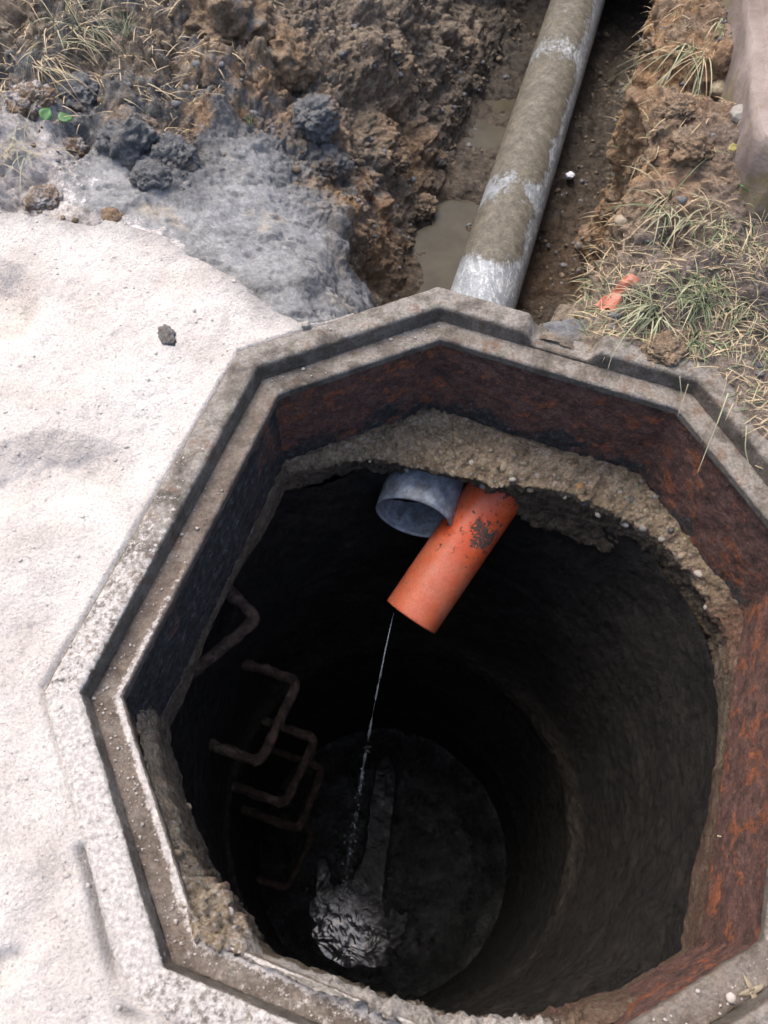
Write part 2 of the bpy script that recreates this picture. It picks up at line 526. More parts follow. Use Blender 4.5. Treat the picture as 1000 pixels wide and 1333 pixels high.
def octv(off, k):
    """corner k of the octagon offset outward by off (metres); k = 0 is the left corner, clockwise from above"""
    def nrm(j):
        a = math.radians(157.5 - 45 * j)
        return np.array([math.cos(a), math.sin(a)])
    k1, k2 = (k - 1) % 8, k % 8
    v = np.linalg.solve(np.array([nrm(k1), nrm(k2)]), np.array([APO[k1] + off, APO[k2] + off]))
    dv = {0: (0.0, -0.006), 1: (-0.003, 0.003), 3: (0.0, -0.003)}.get(k % 8, (0, 0))
    return v + np.array(dv)


def oct_dist(x, y, off=0.0):
    """signed distance to the octagon, positive outside"""
    d = np.full(np.shape(x), -9.0)
    for k in range(8):
        a = math.radians(157.5 - 45 * k)
        d = np.maximum(d, x * math.cos(a) + y * math.sin(a) - APO[k] - off)
    return d


LIP, LEDGE, ZL, ZW = 0.0456, 0.0407, -0.0313, -0.242
# corner radius is given by sampling each side densely, corners get their own samples
side_f = np.concatenate([np.linspace(0, 1, 92)[:-1]])


def oct_ring(off):
    pts = []
    for k in range(8):
        a, c = octv(off, k), octv(off, k + 1)
        pts.append(a[None] + (c - a)[None] * side_f[:, None])
    return np.concatenate(pts)


def resample(prof, step):
    out = [prof[0]]
    for a, c in zip(prof[:-1], prof[1:]):
        n = max(1, int(round(math.dist(a, c) / step)))
        for i in range(1, n + 1):
            out.append((a[0] + (c[0] - a[0]) * i / n, a[1] + (c[1] - a[1]) * i / n))
    return out


def sweep(prof, step):
    pr = resample(prof, step)
    rings = [np.concatenate([oct_ring(o), np.full((len(side_f) * 8, 1), z)], 1) for o, z in pr]
    return np.stack(rings), np.array(pr)


SIDE = np.repeat(np.arange(8), len(side_f))
SF = np.tile(side_f, 8)


def rough_up(P, amp, seed):
    """uneven cast surface"""
    N = grid_normals(P, False, True)
    d = amp * (fbm(P, 28, 4, 0.55, seed) * 1.0 + 0.6 * fbm(P, 120, 3, 0.6, seed + 3))
    return P + N * d[..., None]


frame = empty('iron_manhole_surround', (0, 0, 0))
tag(frame, 'rusty eight-sided cast iron manhole frame set into the ground, its lip dusted with pale sand', 'manhole frame')
# --- rim: raised outer lip
prof = [(LIP - 0.004, -0.085), (LIP, -0.006), (LIP - 0.006, 0.0), (0.006, 0.0), (0.0015, -0.002), (-0.0005, -0.007), (-0.004, ZL - 0.002)]
P, pr = sweep(prof, 0.004)
# the lifting slot in the upper right side: the lip is broken down to the ledge there
A2, B2 = octv(0, 2), octv(0, 3)
g0, g1 = at(692, 432, 0)[:2], at(778, 447, 0)[:2]
L2 = (B2 - A2) / np.linalg.norm(B2 - A2)
Ls = np.linalg.norm(B2 - A2)
f0, f1 = (g0 - A2) @ L2 / Ls, (g1 - A2) @ L2 / Ls
gap = ((SIDE == 2) * sstep(f0 - 0.02, f0 + 0.02, SF) * (1 - sstep(f1 - 0.02, f1 + 0.02, SF)))
P[..., 2] = np.where(P[..., 2] > ZL + 0.002, P[..., 2] + (ZL + 0.003 - P[..., 2]) * gap[None] * 0.97, P[..., 2])
P = rough_up(P, 0.0016, 3)
chip = np.clip(fbm(P, 16, 4, 0.6, 21) - 0.25, 0, 1) * 0.014
edge = np.exp(-((pr[:, 0] - 0.003) / 0.008) ** 2) * (pr[:, 1] > -0.01)
P[..., 2] -= chip * edge[:, None]
W = P.reshape(-1, 3)
dust_side = np.array([0.36, 0.10, 0.06, 0.05, 0.05, 0.22, 0.55, 0.78])[SIDE]
dust_side = np.where(SIDE == 0, np.interp(SF, [0, 0.3, 0.7, 1.0], [0.62, 0.50, 0.22, 0.12]), dust_side)
top = (pr[:, 1] > -0.004).astype(float)
dust = top[:, None] * dust_side[None] + (1 - top[:, None]) * dust_side[None] * 0.35
stain_shade = ((pr[:, 0] < 0.004) & (pr[:, 1] < -0.003)).astype(float)[:, None] * np.where(SIDE == 7, 0.45, 0.95)[None] * np.ones_like(P[..., 0])  # shade on the lip's upright inner face, painted into the colour
mesh_np('rim', W, grid_faces(P.shape[0], P.shape[1], True), M_IRON, frame, attrs={'dust': dust, 'stain_shade': stain_shade, 'brown': np.where(SIDE >= 3, 0.3, 0.08)[None] * np.ones_like(P[..., 0])})
# --- seat ledge
prof = [(-0.0035, ZL - 0.003), (-0.004, ZL), (-LEDGE + 0.003, ZL - 0.001), (-LEDGE, ZL - 0.004), (-LEDGE + 0.0005, -0.0495), (-LEDGE + 0.003, -0.0525), (-LEDGE + 0.008, -0.053)]
P, pr = sweep(prof, 0.0035)
P = rough_up(P, 0.0015, 5)
inner = sstep(-0.022, -0.037, pr[:, 0]) * (pr[:, 1] > ZL - 0.005)
topm = (pr[:, 1] > ZL - 0.003).astype(float)
ridge = np.where(SIDE == 0, np.interp(SF, [0, 0.25, 0.45, 0.6], [1.0, 0.75, 0.3, 0.0]), np.where(SIDE == 7, 0.95, np.where(SIDE == 6, 0.9, 0.0)))
base = np.where(SIDE == 7, 0.14, np.where(SIDE == 6, 0.36, np.where(SIDE == 5, 0.12, 0.06)))
dust = topm[:, None] * (base[None] + inner[:, None] * ridge[None] * 0.62)
stain_shade = (pr[:, 1] < ZL - 0.006).astype(float)[:, None] * np.where((SIDE == 5) | (SIDE == 6), 0.2, 0.62)[None] * np.ones_like(P[..., 0])
brown = np.where((SIDE == 7) | (SIDE == 0), 0.95, np.where(SIDE >= 5, 0.7, 0.25))[None] * np.ones_like(P[..., 0])
P[..., 2] += (inner[:, None] * ridge[None]) * 0.004 * (1 + fbm(P, 60, 3, 0.6, 9))
mesh_np('seat_ledge', P.reshape(-1, 3), grid_faces(P.shape[0], P.shape[1], True), M_IRON, frame, attrs={'dust': dust, 'stain_shade': stain_shade, 'brown': brown})
# --- skirt: tall inner wall
prof = [(-LEDGE + 0.007, -0.052), (-LEDGE + 0.007, ZW), (-LEDGE + 0.010, ZW - 0.003), (-LEDGE + 0.017, ZW), (-LEDGE + 0.020, -0.056)]
P, pr = sweep(prof, 0.004)
P = rough_up(P, 0.0030, 8)
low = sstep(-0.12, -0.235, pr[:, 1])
bl = np.where((SIDE == 0), 0.78, np.where(SIDE == 7, 0.55, np.where(SIDE == 1, 0.10, 0.05)))  # shade of the left walls painted in as a near-black tone
stain_shade = bl[None] + low[:, None] * np.where((SIDE >= 1) & (SIDE <= 3), 0.60, 0.1)[None]
dust = np.where(SIDE == 0, np.interp(SF, [0, 0.5], [0.32, 0.0]), np.where(SIDE == 7, 0.30, 0.0))[None] * sstep(-0.14, -0.06, pr[:, 1])[:, None]
dust = np.maximum(dust, (sstep(ZW + 0.006, ZW + 0.002, pr[:, 1]))[:, None] * np.where((SIDE <= 1), 0.62, np.where(SIDE == 2, 0.4, 0.1))[None])
mesh_np('skirt', P.reshape(-1, 3), grid_faces(P.shape[0], P.shape[1], True), M_RUST, frame, attrs={'dust': dust, 'stain_shade': stain_shade})

# ------------------------------------------------------------------ broken concrete collar under the frame
ZC = -0.27
con_px = [(205, 930), (205, 965), (212, 1010), (240, 1080), (268, 1138), (298, 1152), (318, 1198), (342, 1242), (400, 1262), (480, 1287), (560, 1310), (700, 1325), (800, 1300), (880, 1265), (906, 1240),
          (921, 1150), (936, 1000), (948, 880), (945, 835), (914, 774), (880, 733), (850, 704), (800, 670), (720, 641), (640, 634), (560, 614), (470, 602), (420, 608), (352, 640), (320, 690), (280, 770), (228, 868)]
con_z = [-.20, -.16, -.13, -.115, -.105, -.10, -.095, -.080, -.075, -.070, -.080, -.13, -.19, -.25, -.27] + [ZC] * 13 + [ZC] * 4
con = np.array([at(x, y, z)[:2] for (x, y), z in zip(con_px, con_z)])
con[-4:] *= 1.06                                        # along the upper left side the skirt's own lower edge shows
con_z = np.array(con_z)
ang = np.unwrap(np.arctan2(con[:, 1], con[:, 0]))
rad = np.hypot(con[:, 0], con[:, 1])
if ang[-1] < ang[0]:
    ang, rad, con_z = ang[::-1], rad[::-1], con_z[::-1]
NA = 900
th = np.linspace(0, 2 * np.pi, NA, endpoint=False)
rr = np.interp(th, np.concatenate([ang - 2 * np.pi, ang, ang + 2 * np.pi]), np.tile(rad, 3))
zcon = np.interp(th, np.concatenate([ang - 2 * np.pi, ang, ang + 2 * np.pi]), np.tile(con_z, 3))
pile = zcon - ZC                                        # mortar piled up on the collar at the near left
cx, cy = np.cos(th), np.sin(th)


def oct_r(off):
    r = np.full(NA, 9.0)
    for k in range(8):
        a = math.radians(157.5 - 45 * k)
        den = cx * math.cos(a) + cy * math.sin(a)
        r = np.minimum(r, np.where(den > 0.05, (APO[k] + off) / np.maximum(den, 0.05), 9))
    return r


r_wall = oct_r(-LEDGE + 0.004)
r_out = oct_r(0.035)
rn = rr + 0.006 * fbm(np.stack([cx, cy, 0 * cx], -1), 14, 4, 0.6, 31)
inn = np.minimum(rn, r_wall + 0.010)
lap = sstep(0.0, 0.03, r_wall - inn)                    # how far the concrete sticks out past the skirt
rows, tv = [], []
near = sstep(0.05, -0.30, cy)                           # the near and left side carries loose mortar piled up on the collar
for w in np.linspace(0, 1, 26):                         # top surface from outside to the broken edge
    r = r_out + (inn - r_out) * w
    dd = np.clip((r_wall + 0.01 - r) / np.maximum(r_wall + 0.01 - inn, 0.004), 0, 1)
    z = np.where(r > r_wall, ZW + 0.002, ZW + 0.006 - (0.032 - 0.012 * near) * dd ** 1.6)
    z = z + np.where(r > r_wall + 0.009, 0, pile * sstep(-0.009, -0.004, r_wall - r) + np.clip(pile, 0, 0.1) * 0.55 * (1 - dd))
    rows.append(np.stack([r * cx, r * cy, z], -1))
z0 = rows[-1][:, 2]
zb = -0.345 - 0.085 * sstep(0.22, 0.50, cx) * sstep(0.0, 0.45, cy)
for w in np.linspace(0, 1, 22)[1:]:                     # broken face down
    r = inn + 0.008 * np.sin(w * np.pi) * lap + 0.012 * w * lap + (np.maximum(inn, 0.455) - inn + 0.01) * np.clip(w - 0.45, 0, 1) * 0.9 * (1 - sstep(0.22, 0.50, cx) * sstep(-0.10, 0.40, cy))
    rows.append(np.stack([r * cx, r * cy, z0 + (zb - z0) * w], -1))
for w in np.linspace(0, 1, 8)[1:]:                      # underside back into the shaft wall
    r0 = np.hypot(rows[25 + 21][:, 0], rows[25 + 21][:, 1]) if False else np.hypot(rows[46][:, 0], rows[46][:, 1])
    r = r0 + (0.62 - r0) * w
    rows.append(np.stack([r * cx, r * cy, np.full(NA, 1.0) * (zb - 0.004)], -1))
P = np.stack(rows)
N = grid_normals(P, False, True)
amp = np.ones(len(rows)) * 1.0
amp[:4] = 0.1
d = 0.013 * fbm(P, 24, 5, 0.6, 41) + 0.0085 * fbm(P, 85, 4, 0.68, 43) - 0.009 * np.minimum(cells(P, 55, 5), 1.0) - 0.004 * cells(P, 120, 6) + 0.005
damp = np.where(np.arange(len(rows))[:, None] < 26, 0.15 + 0.85 * np.clip(lap * 1.5, 0, 1)[None], 0.25 + 0.75 * np.clip(lap * 1.5, 0, 1)[None])
P = P - N * (d * amp[:, None] * damp)[..., None] * np.sign(np.sum(N[10, :, 2]))* -1
ri = np.arange(len(rows))[:, None] * np.ones((1, NA))
stain_shade = sstep(26, 30, ri) * 0.72 * (0.7 + 0.3 * lap[None])
left_d = sstep(0.2, -0.1, cx)[None] * sstep(0.15, -0.1, cy)[None]
rustm = (sstep(0.15, 0.35, cx) * sstep(0.35, 0.1, cy))[None] * sstep(33, 26, ri)
rustm = np.maximum(rustm, (sstep(0.0, 0.2, cx) * sstep(-0.3, -0.5, cy))[None] * np.ones_like(ri) * 0.8)
dustm = left_d * sstep(30, 24, ri) * 0.42 + (sstep(-0.7, -0.9, cy) * sstep(0.35, 0.0, cx))[None] * sstep(33, 25, ri) * 0.45
collar = mesh_np('concrete_collar', P.reshape(-1, 3), grid_faces(len(rows), NA, True), M_CONC, attrs={'stain_shade': stain_shade, 'rust': rustm, 'dust': dustm})
tag(collar, 'broken concrete collar with exposed pebbles below the iron frame, around the hole', 'concrete collar')
collarP = P

# pebbles set in the collar: parts of it
def pebble_mesh(name, seed, sub=2):
    bm = bmesh.new()
    bmesh.ops.create_icosphere(bm, subdivisions=sub, radius=1)
    V = np.array([v.co[:] for v in bm.verts])
    d = 1 + 0.22 * fbm(V, 0.9, 2, 0.5, seed)
    for v, k in zip(bm.verts, d):
        v.co *= k
    for f in bm.faces:
        f.smooth = True
    me = bpy.data.meshes.new(name)
    bm.to_mesh(me)
    bm.free()
    return me


PEB = [[None] * 5 for _ in range(4)]
for i in range(4):
    for j in range(5):
        me = pebble_mesh('pebble', 60 + i * 3)
        me.materials.append(M_STONES[j])
        PEB[i][j] = me


def place_px(px, py, grid):
    """collar vertex that the photograph shows closest to a pixel"""
    q = (grid.reshape(-1, 3) - CAM) @ ROT
    x = 500 + 1000 * q[:, 0] / -q[:, 2]
    y = 666.5 - 1000 * q[:, 1] / -q[:, 2]
    return grid.reshape(-1, 3)[np.argmin((x - px) ** 2 + (y - py) ** 2)]


def put(me, name, p, scale, parent=None):
    o = bpy.data.objects.new(name, me)
    COL.objects.link(o)
    o.location = p
    o.scale = scale
    o.rotation_euler = (random.uniform(0, 6.3), random.uniform(-0.4, 0.4), random.uniform(0, 6.3))
    if parent:
        o.parent = parent
    return o


peb_px = [(756, 630, 9, 2), (843, 664, 11, 0), (889, 722, 11, 0), (910, 747, 9, 4), (655, 606, 12, 0), (614, 600, 9, 4), (700, 618, 7, 1), (722, 625, 8, 4), (668, 622, 6, 4),
          (806, 642, 7, 1), (823, 650, 8, 3), (762, 655, 6, 3), (780, 668, 7, 1), (815, 680, 8, 1), (838, 685, 9, 1), (575, 590, 6, 1), (545, 575, 6, 0), (520, 590, 6, 0),
          (468, 596, 8, 0), (455, 602, 6, 2), (482, 598, 5, 4), (640, 585, 6, 0), (598, 575, 6, 0), (690, 635, 7, 0), (735, 645, 6, 1), (865, 700, 7, 1), (875, 690, 6, 3),
          (790, 640, 6, 0), (560, 560, 5, 0), (530, 610, 6, 1), (590, 615, 6, 0), (630, 632, 7, 1), (853, 645, 6, 1), (918, 790, 6, 1), (270, 1150, 6, 0), (300, 1190, 6, 4), (245, 1050, 6, 0)]
for x, y, s, j in peb_px:
    p = place_px(x, y, collarP[4:44])
    k = s * 0.00155 * 0.72
    put(PEB[random.randrange(4)][j], 'pebble', p - np.array([0, 0, 0.45 * k]), (k, k * random.uniform(0.65, 0.9), k * random.uniform(0.55, 0.8)), collar)

# ------------------------------------------------------------------ shaft
ZF = -2.30
zz = np.concatenate([np.linspace(-0.33, -1.6, 190), np.linspace(-1.6, ZF - 0.02, 60)[1:]])
NS = 620
ts = np.linspace(0, 2 * np.pi, NS, endpoint=False)
cxz = np.interp(zz, [-2.3, -1.25, -0.33], [-0.085, -0.06, -0.012])
cyz = np.interp(zz, [-2.3, -1.25, -0.33], [-0.115, -0.085, -0.015])
Rz = np.interp(zz, [-2.3, -1.25, -1.2, -0.33], [0.455, 0.462, 0.468, 0.472])
inn_t = np.interp(ts, th, inn, period=2 * np.pi) + 0.012
Rt = np.maximum(Rz[:, None], Rz[:, None] + (np.maximum(inn_t, 0.472)[None] - Rz[:, None]) * sstep(-0.75, -0.36, zz)[:, None])
P = np.stack([cxz[:, None] + Rt * np.cos(ts), cyz[:, None] + Rt * np.sin(ts), zz[:, None] * np.ones((1, NS))], -1)
C = np.stack([cxz, cyz, zz], -1)[:, None]
rad_dir = (P - C) / np.linalg.norm(P - C, axis=-1, keepdims=True)
jn = 0
for zj, hgt, dep in ((-1.20, 0.06, 0.012), (-0.72, 0.010, -0.003), (-1.86, 0.03, 0.008)):
    jn = jn + np.exp(-((P[..., 2] - zj - 0.012 * fbm(P, 5, 2, 0.5, 51)) / hgt) ** 2) * dep
d = 0.007 * fbm(P, 9, 4, 0.55, 53) + 0.004 * fbm(P, 45, 4, 0.65, 55) + jn * (1 + 0.6 * fbm(P, 20, 3, 0.6, 57))
P = P - rad_dir * d[..., None]
jm = np.clip(np.exp(-((P[..., 2] + 1.20) / 0.055) ** 2), 0, 1) * (0.12 + 0.55 * sstep(0.5, 0.9, np.cos(ts - 0.15)) + 0.75 * sstep(0.3, 0.8, -np.cos(ts)))[None]
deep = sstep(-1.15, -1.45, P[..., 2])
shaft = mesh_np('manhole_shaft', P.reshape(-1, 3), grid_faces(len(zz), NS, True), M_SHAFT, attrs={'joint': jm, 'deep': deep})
tag(shaft, 'dark wet round concrete shaft of the manhole below the broken collar', 'manhole shaft')
# outer body of the shaft, buried in the ground
to = np.linspace(0, 2 * np.pi, 96, endpoint=False)
zo = np.linspace(-0.349, ZF - 0.15, 20)
Po = np.stack([0.60 * np.cos(to)[None] + 0 * zo[:, None], 0.60 * np.sin(to)[None] + 0 * zo[:, None], zo[:, None] + 0 * to[None]], -1)
mesh_np('outer_ring', Po.reshape(-1, 3), grid_faces(20, 96, True)[:, ::-1], M_CONC, shaft, attrs={'stain_shade': np.full(Po.shape[:2], .3), 'rust': np.zeros(Po.shape[:2]), 'dust': np.zeros(Po.shape[:2])})
# floor with a smoothed bench and a channel
nr = 90
ri = np.linspace(0, 1, nr)
Pf = np.stack([-0.085 + 0.47 * ri[:, None] * np.cos(ts)[None], -0.115 + 0.47 * ri[:, None] * np.sin(ts)[None], np.zeros((nr, NS))], -1)
land = at(440, 1222, ZF)
ch = np.array([at(x, y, ZF)[:2] for x, y in ((505, 985), (497, 1060), (486, 1130), (478, 1185), (455, 1212), (440, 1222))])
dch = np.full(Pf.shape[:2], 9.0)                        # distance to the curved channel that leads to the low spot
for p0, p1 in zip(ch[:-1], ch[1:]):
    e_ = p1 - p0
    t_ = np.clip(((Pf[..., :2] - p0) @ e_) / (e_ @ e_), 0, 1)
    dch = np.minimum(dch, np.linalg.norm(Pf[..., :2] - (p0 + t_[..., None] * e_), axis=-1))
rlf = np.hypot(Pf[..., 0] - land[0] - 0.03, Pf[..., 1] - land[1]) + 0.07 * fbm(Pf, 9, 4, 0.6, 67)
Pf[..., 2] = ZF + 0.024 + 0.028 * fbm(Pf, 7, 4, 0.6, 61) + 0.008 * fbm(Pf, 30, 3, 0.6, 62) - 0.11 * np.exp(-(dch / 0.036) ** 2) - 0.085 * np.exp(-(rlf / 0.17) ** 2) + 0.16 * sstep(0.30, 0.47, np.hypot(Pf[..., 0] + 0.085, Pf[..., 1] + 0.115) + 0.03 * fbm(Pf, 6, 3, 0.6, 68)) ** 1.5
mesh_np('shaft_floor', Pf.reshape(-1, 3), grid_faces(nr, NS, True), M_FLOOR, shaft)
# water standing on the floor; rings run out from where the stream lands
land = at(440, 1222, ZF)
nw = 150
wi = np.linspace(0, 1, nw)
Pw = np.stack([-0.075 + 0.44 * wi[:, None] * np.cos(ts)[None], -0.11 + 0.44 * wi[:, None] * np.sin(ts)[None], np.full((nw, NS), ZF)], -1)
rl = np.hypot(Pw[..., 0] - land[0], Pw[..., 1] - land[1])
Pw[..., 2] += (0.00025 * np.cos(rl * 150 + 6 * fbm(Pw, 9, 3, 0.5, 64)) * np.exp(-rl * 9) + 0.0016 * fbm(Pw, 17, 3, 0.6, 65) * np.exp(-rl * 4) + 0.001 * fbm(Pw, 40, 2, 0.5, 66))
water = mesh_np('pool_water', Pw.reshape(-1, 3), grid_faces(nw, NS, True), M_WATER, attrs={'still': np.clip(0.15 + sstep(0.05, 0.30, rl) + 0.3 * sstep(0.02, 0.12, Pw[..., 1] - land[1]), 0, 1)})
tag(water, kind='structure')

# ------------------------------------------------------------------ tubes
def tube(name, pts, radius, mat, parent=None, nseg=24, wall=None, attrs=None, noise=0.0, seed=0, caps=True, rfun=None):
    pts = np.array(pts, float)
    T = np.gradient(pts, axis=0)
    T /= np.linalg.norm(T, axis=1, keepdims=True)
    up = np.array([0, 0, 1.0]) if abs(T[0, 2]) < 0.9 else np.array([1.0, 0, 0])
    u = np.cross(up, T[0])
    u /= np.linalg.norm(u)
    rows = []
    a = np.linspace(0, 2 * np.pi, nseg, endpoint=False)
    us = []
    for t in T:
        u = u - t * (u @ t)
        u /= np.linalg.norm(u)
        us.append((u, np.cross(t, u)))
    def ring(i, r):
        u, v = us[i]
        return pts[i] + r * (np.cos(a)[:, None] * u + np.sin(a)[:, None] * v)
    R = (lambda i: radius) if rfun is None else rfun
    for i in range(len(pts)):
        rows.append(ring(i, R(i)))
    P = np.stack(rows)
    if noise:
        nn = grid_normals(P, False, True)
        P = P + nn * (noise * (fbm(P, 40, 3, 0.6, seed) + 0.6 * fbm(P, 150, 2, 0.6, seed + 2)))[..., None]
    if wall:
        P = np.concatenate([P, np.stack([ring(i, R(i) - wall) for i in range(len(pts) - 1, -1, -1)])])
        F = grid_faces(len(P), nseg, True, True)
    else:
        F = grid_faces(len(P), nseg, True)
        if caps:
            k = len(P)
            V = np.concatenate([P.reshape(-1, 3), pts[:1], pts[-1:]])
            j = np.arange(nseg)
            j2 = (j + 1) % nseg
            c0 = np.stack([np.full(nseg, k * nseg), j2, j, j], -1)
            c1 = np.stack([np.full(nseg, k * nseg + 1), (k - 1) * nseg + j, (k - 1) * nseg + j2, (k - 1) * nseg + j2], -1)
            me = bpy.data.meshes.new(name)
            me.from_pydata(V.tolist(), [], [tuple(f) for f in F.tolist()] + [tuple(f[:3]) for f in c0.tolist()] + [tuple(f[:3]) for f in c1.tolist()])
            for p in me.polygons:
                p.use_smooth = True
            me.materials.append(mat)
            o = bpy.data.objects.new(name, me)
            COL.objects.link(o)
            if parent:
                o.parent = parent
            return o
    at_ = None
    if attrs:
        at_ = {k: np.broadcast_to(f(P, a), P.shape[:2]) for k, f in attrs.items()}
    return mesh_np(name, P.reshape(-1, 3), F, mat, parent, attrs=at_)


# long grey pipe: crosses the trench, passes under the frame and sticks out into the shaft
pa, pb = at(538, 675, -0.405), at(753, 0, -0.325)
pdir = (pb - pa) / np.linalg.norm(pb - pa)
PR = 0.081
plen = 2.9
pin = 0.24                                               # length of the clean end inside the shaft


def pipe_mud(P, a):
    s = (P - pa) @ pdir
    topness = np.sin(a)[None]                            # angle about the axis: 1 on top
    m = 0.8 * sstep(-0.25, 0.45, np.maximum(topness * 0.9 - SGN * 0.75 * np.cos(a)[None] * 0.75, -1) + 0.35 * fbm(P, 14, 4, 0.6, 71))
    band = 1 - 0.95 * np.exp(-((s - 0.60 - 0.04 * fbm(P, 9, 3, 0.5, 72)) / 0.075) ** 2)
    band2 = 1 - 0.9 * np.exp(-((s - 0.92) / 0.05) ** 2) * np.clip(0.35 + 0.6 * np.abs(np.cos(a))[None] + 0.8 * fbm(P, 20, 3, 0.5, 74), 0, 1)
    band3 = 1 - 0.35 * np.exp(-((s - 1.50) / 0.06) ** 2)
    far = sstep(1.45, 1.75, s) * 0.45
    return np.clip(m * band * band2 * band3 - far * 0.3, 0, 1)


def pipe_scr(P, a):
    s = (P - pa) @ pdir
    right = sstep(0.0, 0.75, np.cos(a)[None] * SGN)
    return np.clip(right * (0.55 + 0.9 * np.exp(-((s - 1.35) / 0.22) ** 2) + 0.6 * np.exp(-((s - 0.85) / 0.15) ** 2)) + 0.8 * np.exp(-((s - 0.60) / 0.08) ** 2) + 0.5 * np.exp(-((s - 1.5) / 0.06) ** 2), 0, 1)


uu = np.cross(np.array([0, 0, 1.0]), pdir)
SGN = 1.0 if uu[0] > 0 else -1.0
gp = empty('grey_pipe', tuple(pa + pdir * 0.9))
tag(gp, 'long straight grey plastic drain pipe lying in the muddy trench, smeared with brown mud', 'pipe')
tube('pipe_body', [pa + pdir * t for t in np.linspace(pin, plen, 260)], PR, M_GPIPE, gp, 72, 0.005, {'mud': pipe_mud, 'scratch': pipe_scr})
tube('pipe_end', [pa + pdir * t for t in np.linspace(0, pin + 0.004, 40)], PR - 0.0006, M_BPIPE, gp, 72, 0.005)

# orange pipe poking out of the shaft wall beside it
oa, ob = at(535, 803, -0.520), at(646, 640, -0.395)
odir = (ob - oa) / np.linalg.norm(ob - oa)
OR = 0.060
dirt_c = [at(633, 700, -0.36), at(628, 688, -0.36), at(648, 680, -0.36), at(621, 706, -0.36)]


def o_dirt(P, a):
    q = (P - CAM) @ ROT
    w = np.zeros(P.shape[:2])
    top = sstep(-0.1, 0.3, np.sin(a))[None]
    for c, r, k in ((dirt_c[0], 0.040, 0.72), (dirt_c[1], 0.034, 0.66), (dirt_c[2], 0.020, 0.55), (dirt_c[3], 0.020, 0.66)):
        e = P - c
        e = e - np.outer((e @ VDIR).ravel(), VDIR).reshape(e.shape)
        w = np.maximum(w, k * np.exp(-(np.linalg.norm(e, axis=-1) / r) ** 2))
    s = (P - oa) @ odir
    L = np.linalg.norm(ob - oa)
    w = np.maximum(w, 0.42 * sstep(L - 0.06, L + 0.0, s))
    w = np.maximum(w, 0.36 * sstep(0.55, 0.95, -np.cos(a)[None] * SGO) * sstep(0.10, 0.2, s))
    w = np.maximum(w, 0.33 * sstep(0.05, 0.16, s))
    return w * top + (1 - top) * 0.1


VDIR = oa * 0.5 + ob * 0.5 - CAM
VDIR /= np.linalg.norm(VDIR)
SGO = 1.0 if np.cross(np.array([0, 0, 1.0]), odir)[0] > 0 else -1.0
op = tube('orange_pipe', [oa + odir * t for t in np.linspace(0, np.linalg.norm(ob - oa) + 0.16, 130)], OR, M_ORANGE, None, 72, 0.004,
          {'dirt': o_dirt, 'film': lambda P, a: sstep(0.20, 0.12, (P - oa) @ odir) * np.ones((1, len(a)))})
tag(op, 'short orange plastic drain pipe with black dirt flakes, jutting from the shaft wall', 'pipe')

# falling water: a broken thread with drops
st0 = oa + np.array([-0.012, 0.02, -OR + 0.006])
st0 = at(513, 796, -0.555)
st1 = at(440, 1222, ZF)
pts = []
for t in np.linspace(0, 1, 160):
    z = st0[2] + (st1[2] - st0[2]) * t
    k = math.sqrt(t)
    w = 0.004 * np.array([math.sin(t * 60), math.cos(t * 47), 0]) * t
    pts.append(np.array([st0[0] + (st1[0] - st0[0]) * k, st0[1] + (st1[1] - st0[1]) * k, z]) + w)
pts = np.array(pts)
r_st = (1 - 0.9 * sstep(0.45, 0.72, np.linspace(0, 1, 160))) * np.minimum(np.linspace(0.0012, 0.016, 160), np.clip(0.0013 + 0.0048 * vnoise(np.stack([np.arange(160) * 0.43, np.zeros(160), np.zeros(160)], -1), 81), 0.0003, 0.0052))
strm = tube('falling_water', pts, 0.003, M_STREAM, None, 8, rfun=lambda i: r_st[i])
bm = bmesh.new()
for i in range(130):
    k = int(random.triangular(12, 118, 70))
    p = pts[k] + np.array([random.gauss(0, 0.006), random.gauss(0, 0.006), random.uniform(-0.02, 0.02)]) * (0.5 + k / 100)
    bmesh.ops.create_icosphere(bm, subdivisions=1, radius=random.uniform(0.0006, 0.0018), matrix=Matrix.Translation(Vector(p)))
me = bpy.data.meshes.new('water_drops')
bm.to_mesh(me)
bm.free()
me.materials.append(M_STREAM)
dr = bpy.data.objects.new('water_drops', me)
COL.objects.link(dr)
dr.parent = strm
dr['kind'] = 'stuff'
tag(strm, 'thin glinting thread of water falling down the dark shaft from the pipe ends', 'water stream')

# ------------------------------------------------------------------ step irons
def corner_path(pl, rad=0.022, n=5):
    out = [np.array(pl[0])]
    for a, b_, c in zip(pl[:-2], pl[1:-1], pl[2:]):
        a, b_, c = map(np.array, (a, b_, c))
        u, v = (a - b_), (c - b_)
        u, v = u / np.linalg.norm(u), v / np.linalg.norm(v)
        p0, p1 = b_ + u * rad, b_ + v * rad
        for t in np.linspace(0, 1, n):
            out.append((1 - t) ** 2 * p0 + 2 * t * (1 - t) * b_ + t * t * p1)
    out.append(np.array(pl[-1]))
    dense = []
    for a, b_ in zip(out[:-1], out[1:]):
        k = max(1, int(np.linalg.norm(b_ - a) / 0.012))
        for i in range(k):
            dense.append(a + (b_ - a) * i / k)
    dense.append(out[-1])
    return dense


def to_wall(p, nvec, z):
    c = np.array([np.interp(z, [-2.3, -1.25, -0.33], [-0.085, -0.06, -0.012]), np.interp(z, [-2.3, -1.25, -0.33], [-0.115, -0.085, -0.015])])
    q = np.array(p[:2])
    for _ in range(100):
        if np.linalg.norm(q - c) > 0.475:
            break
        q = q + nvec * 0.01
    return np.array([q[0], q[1], p[2]])


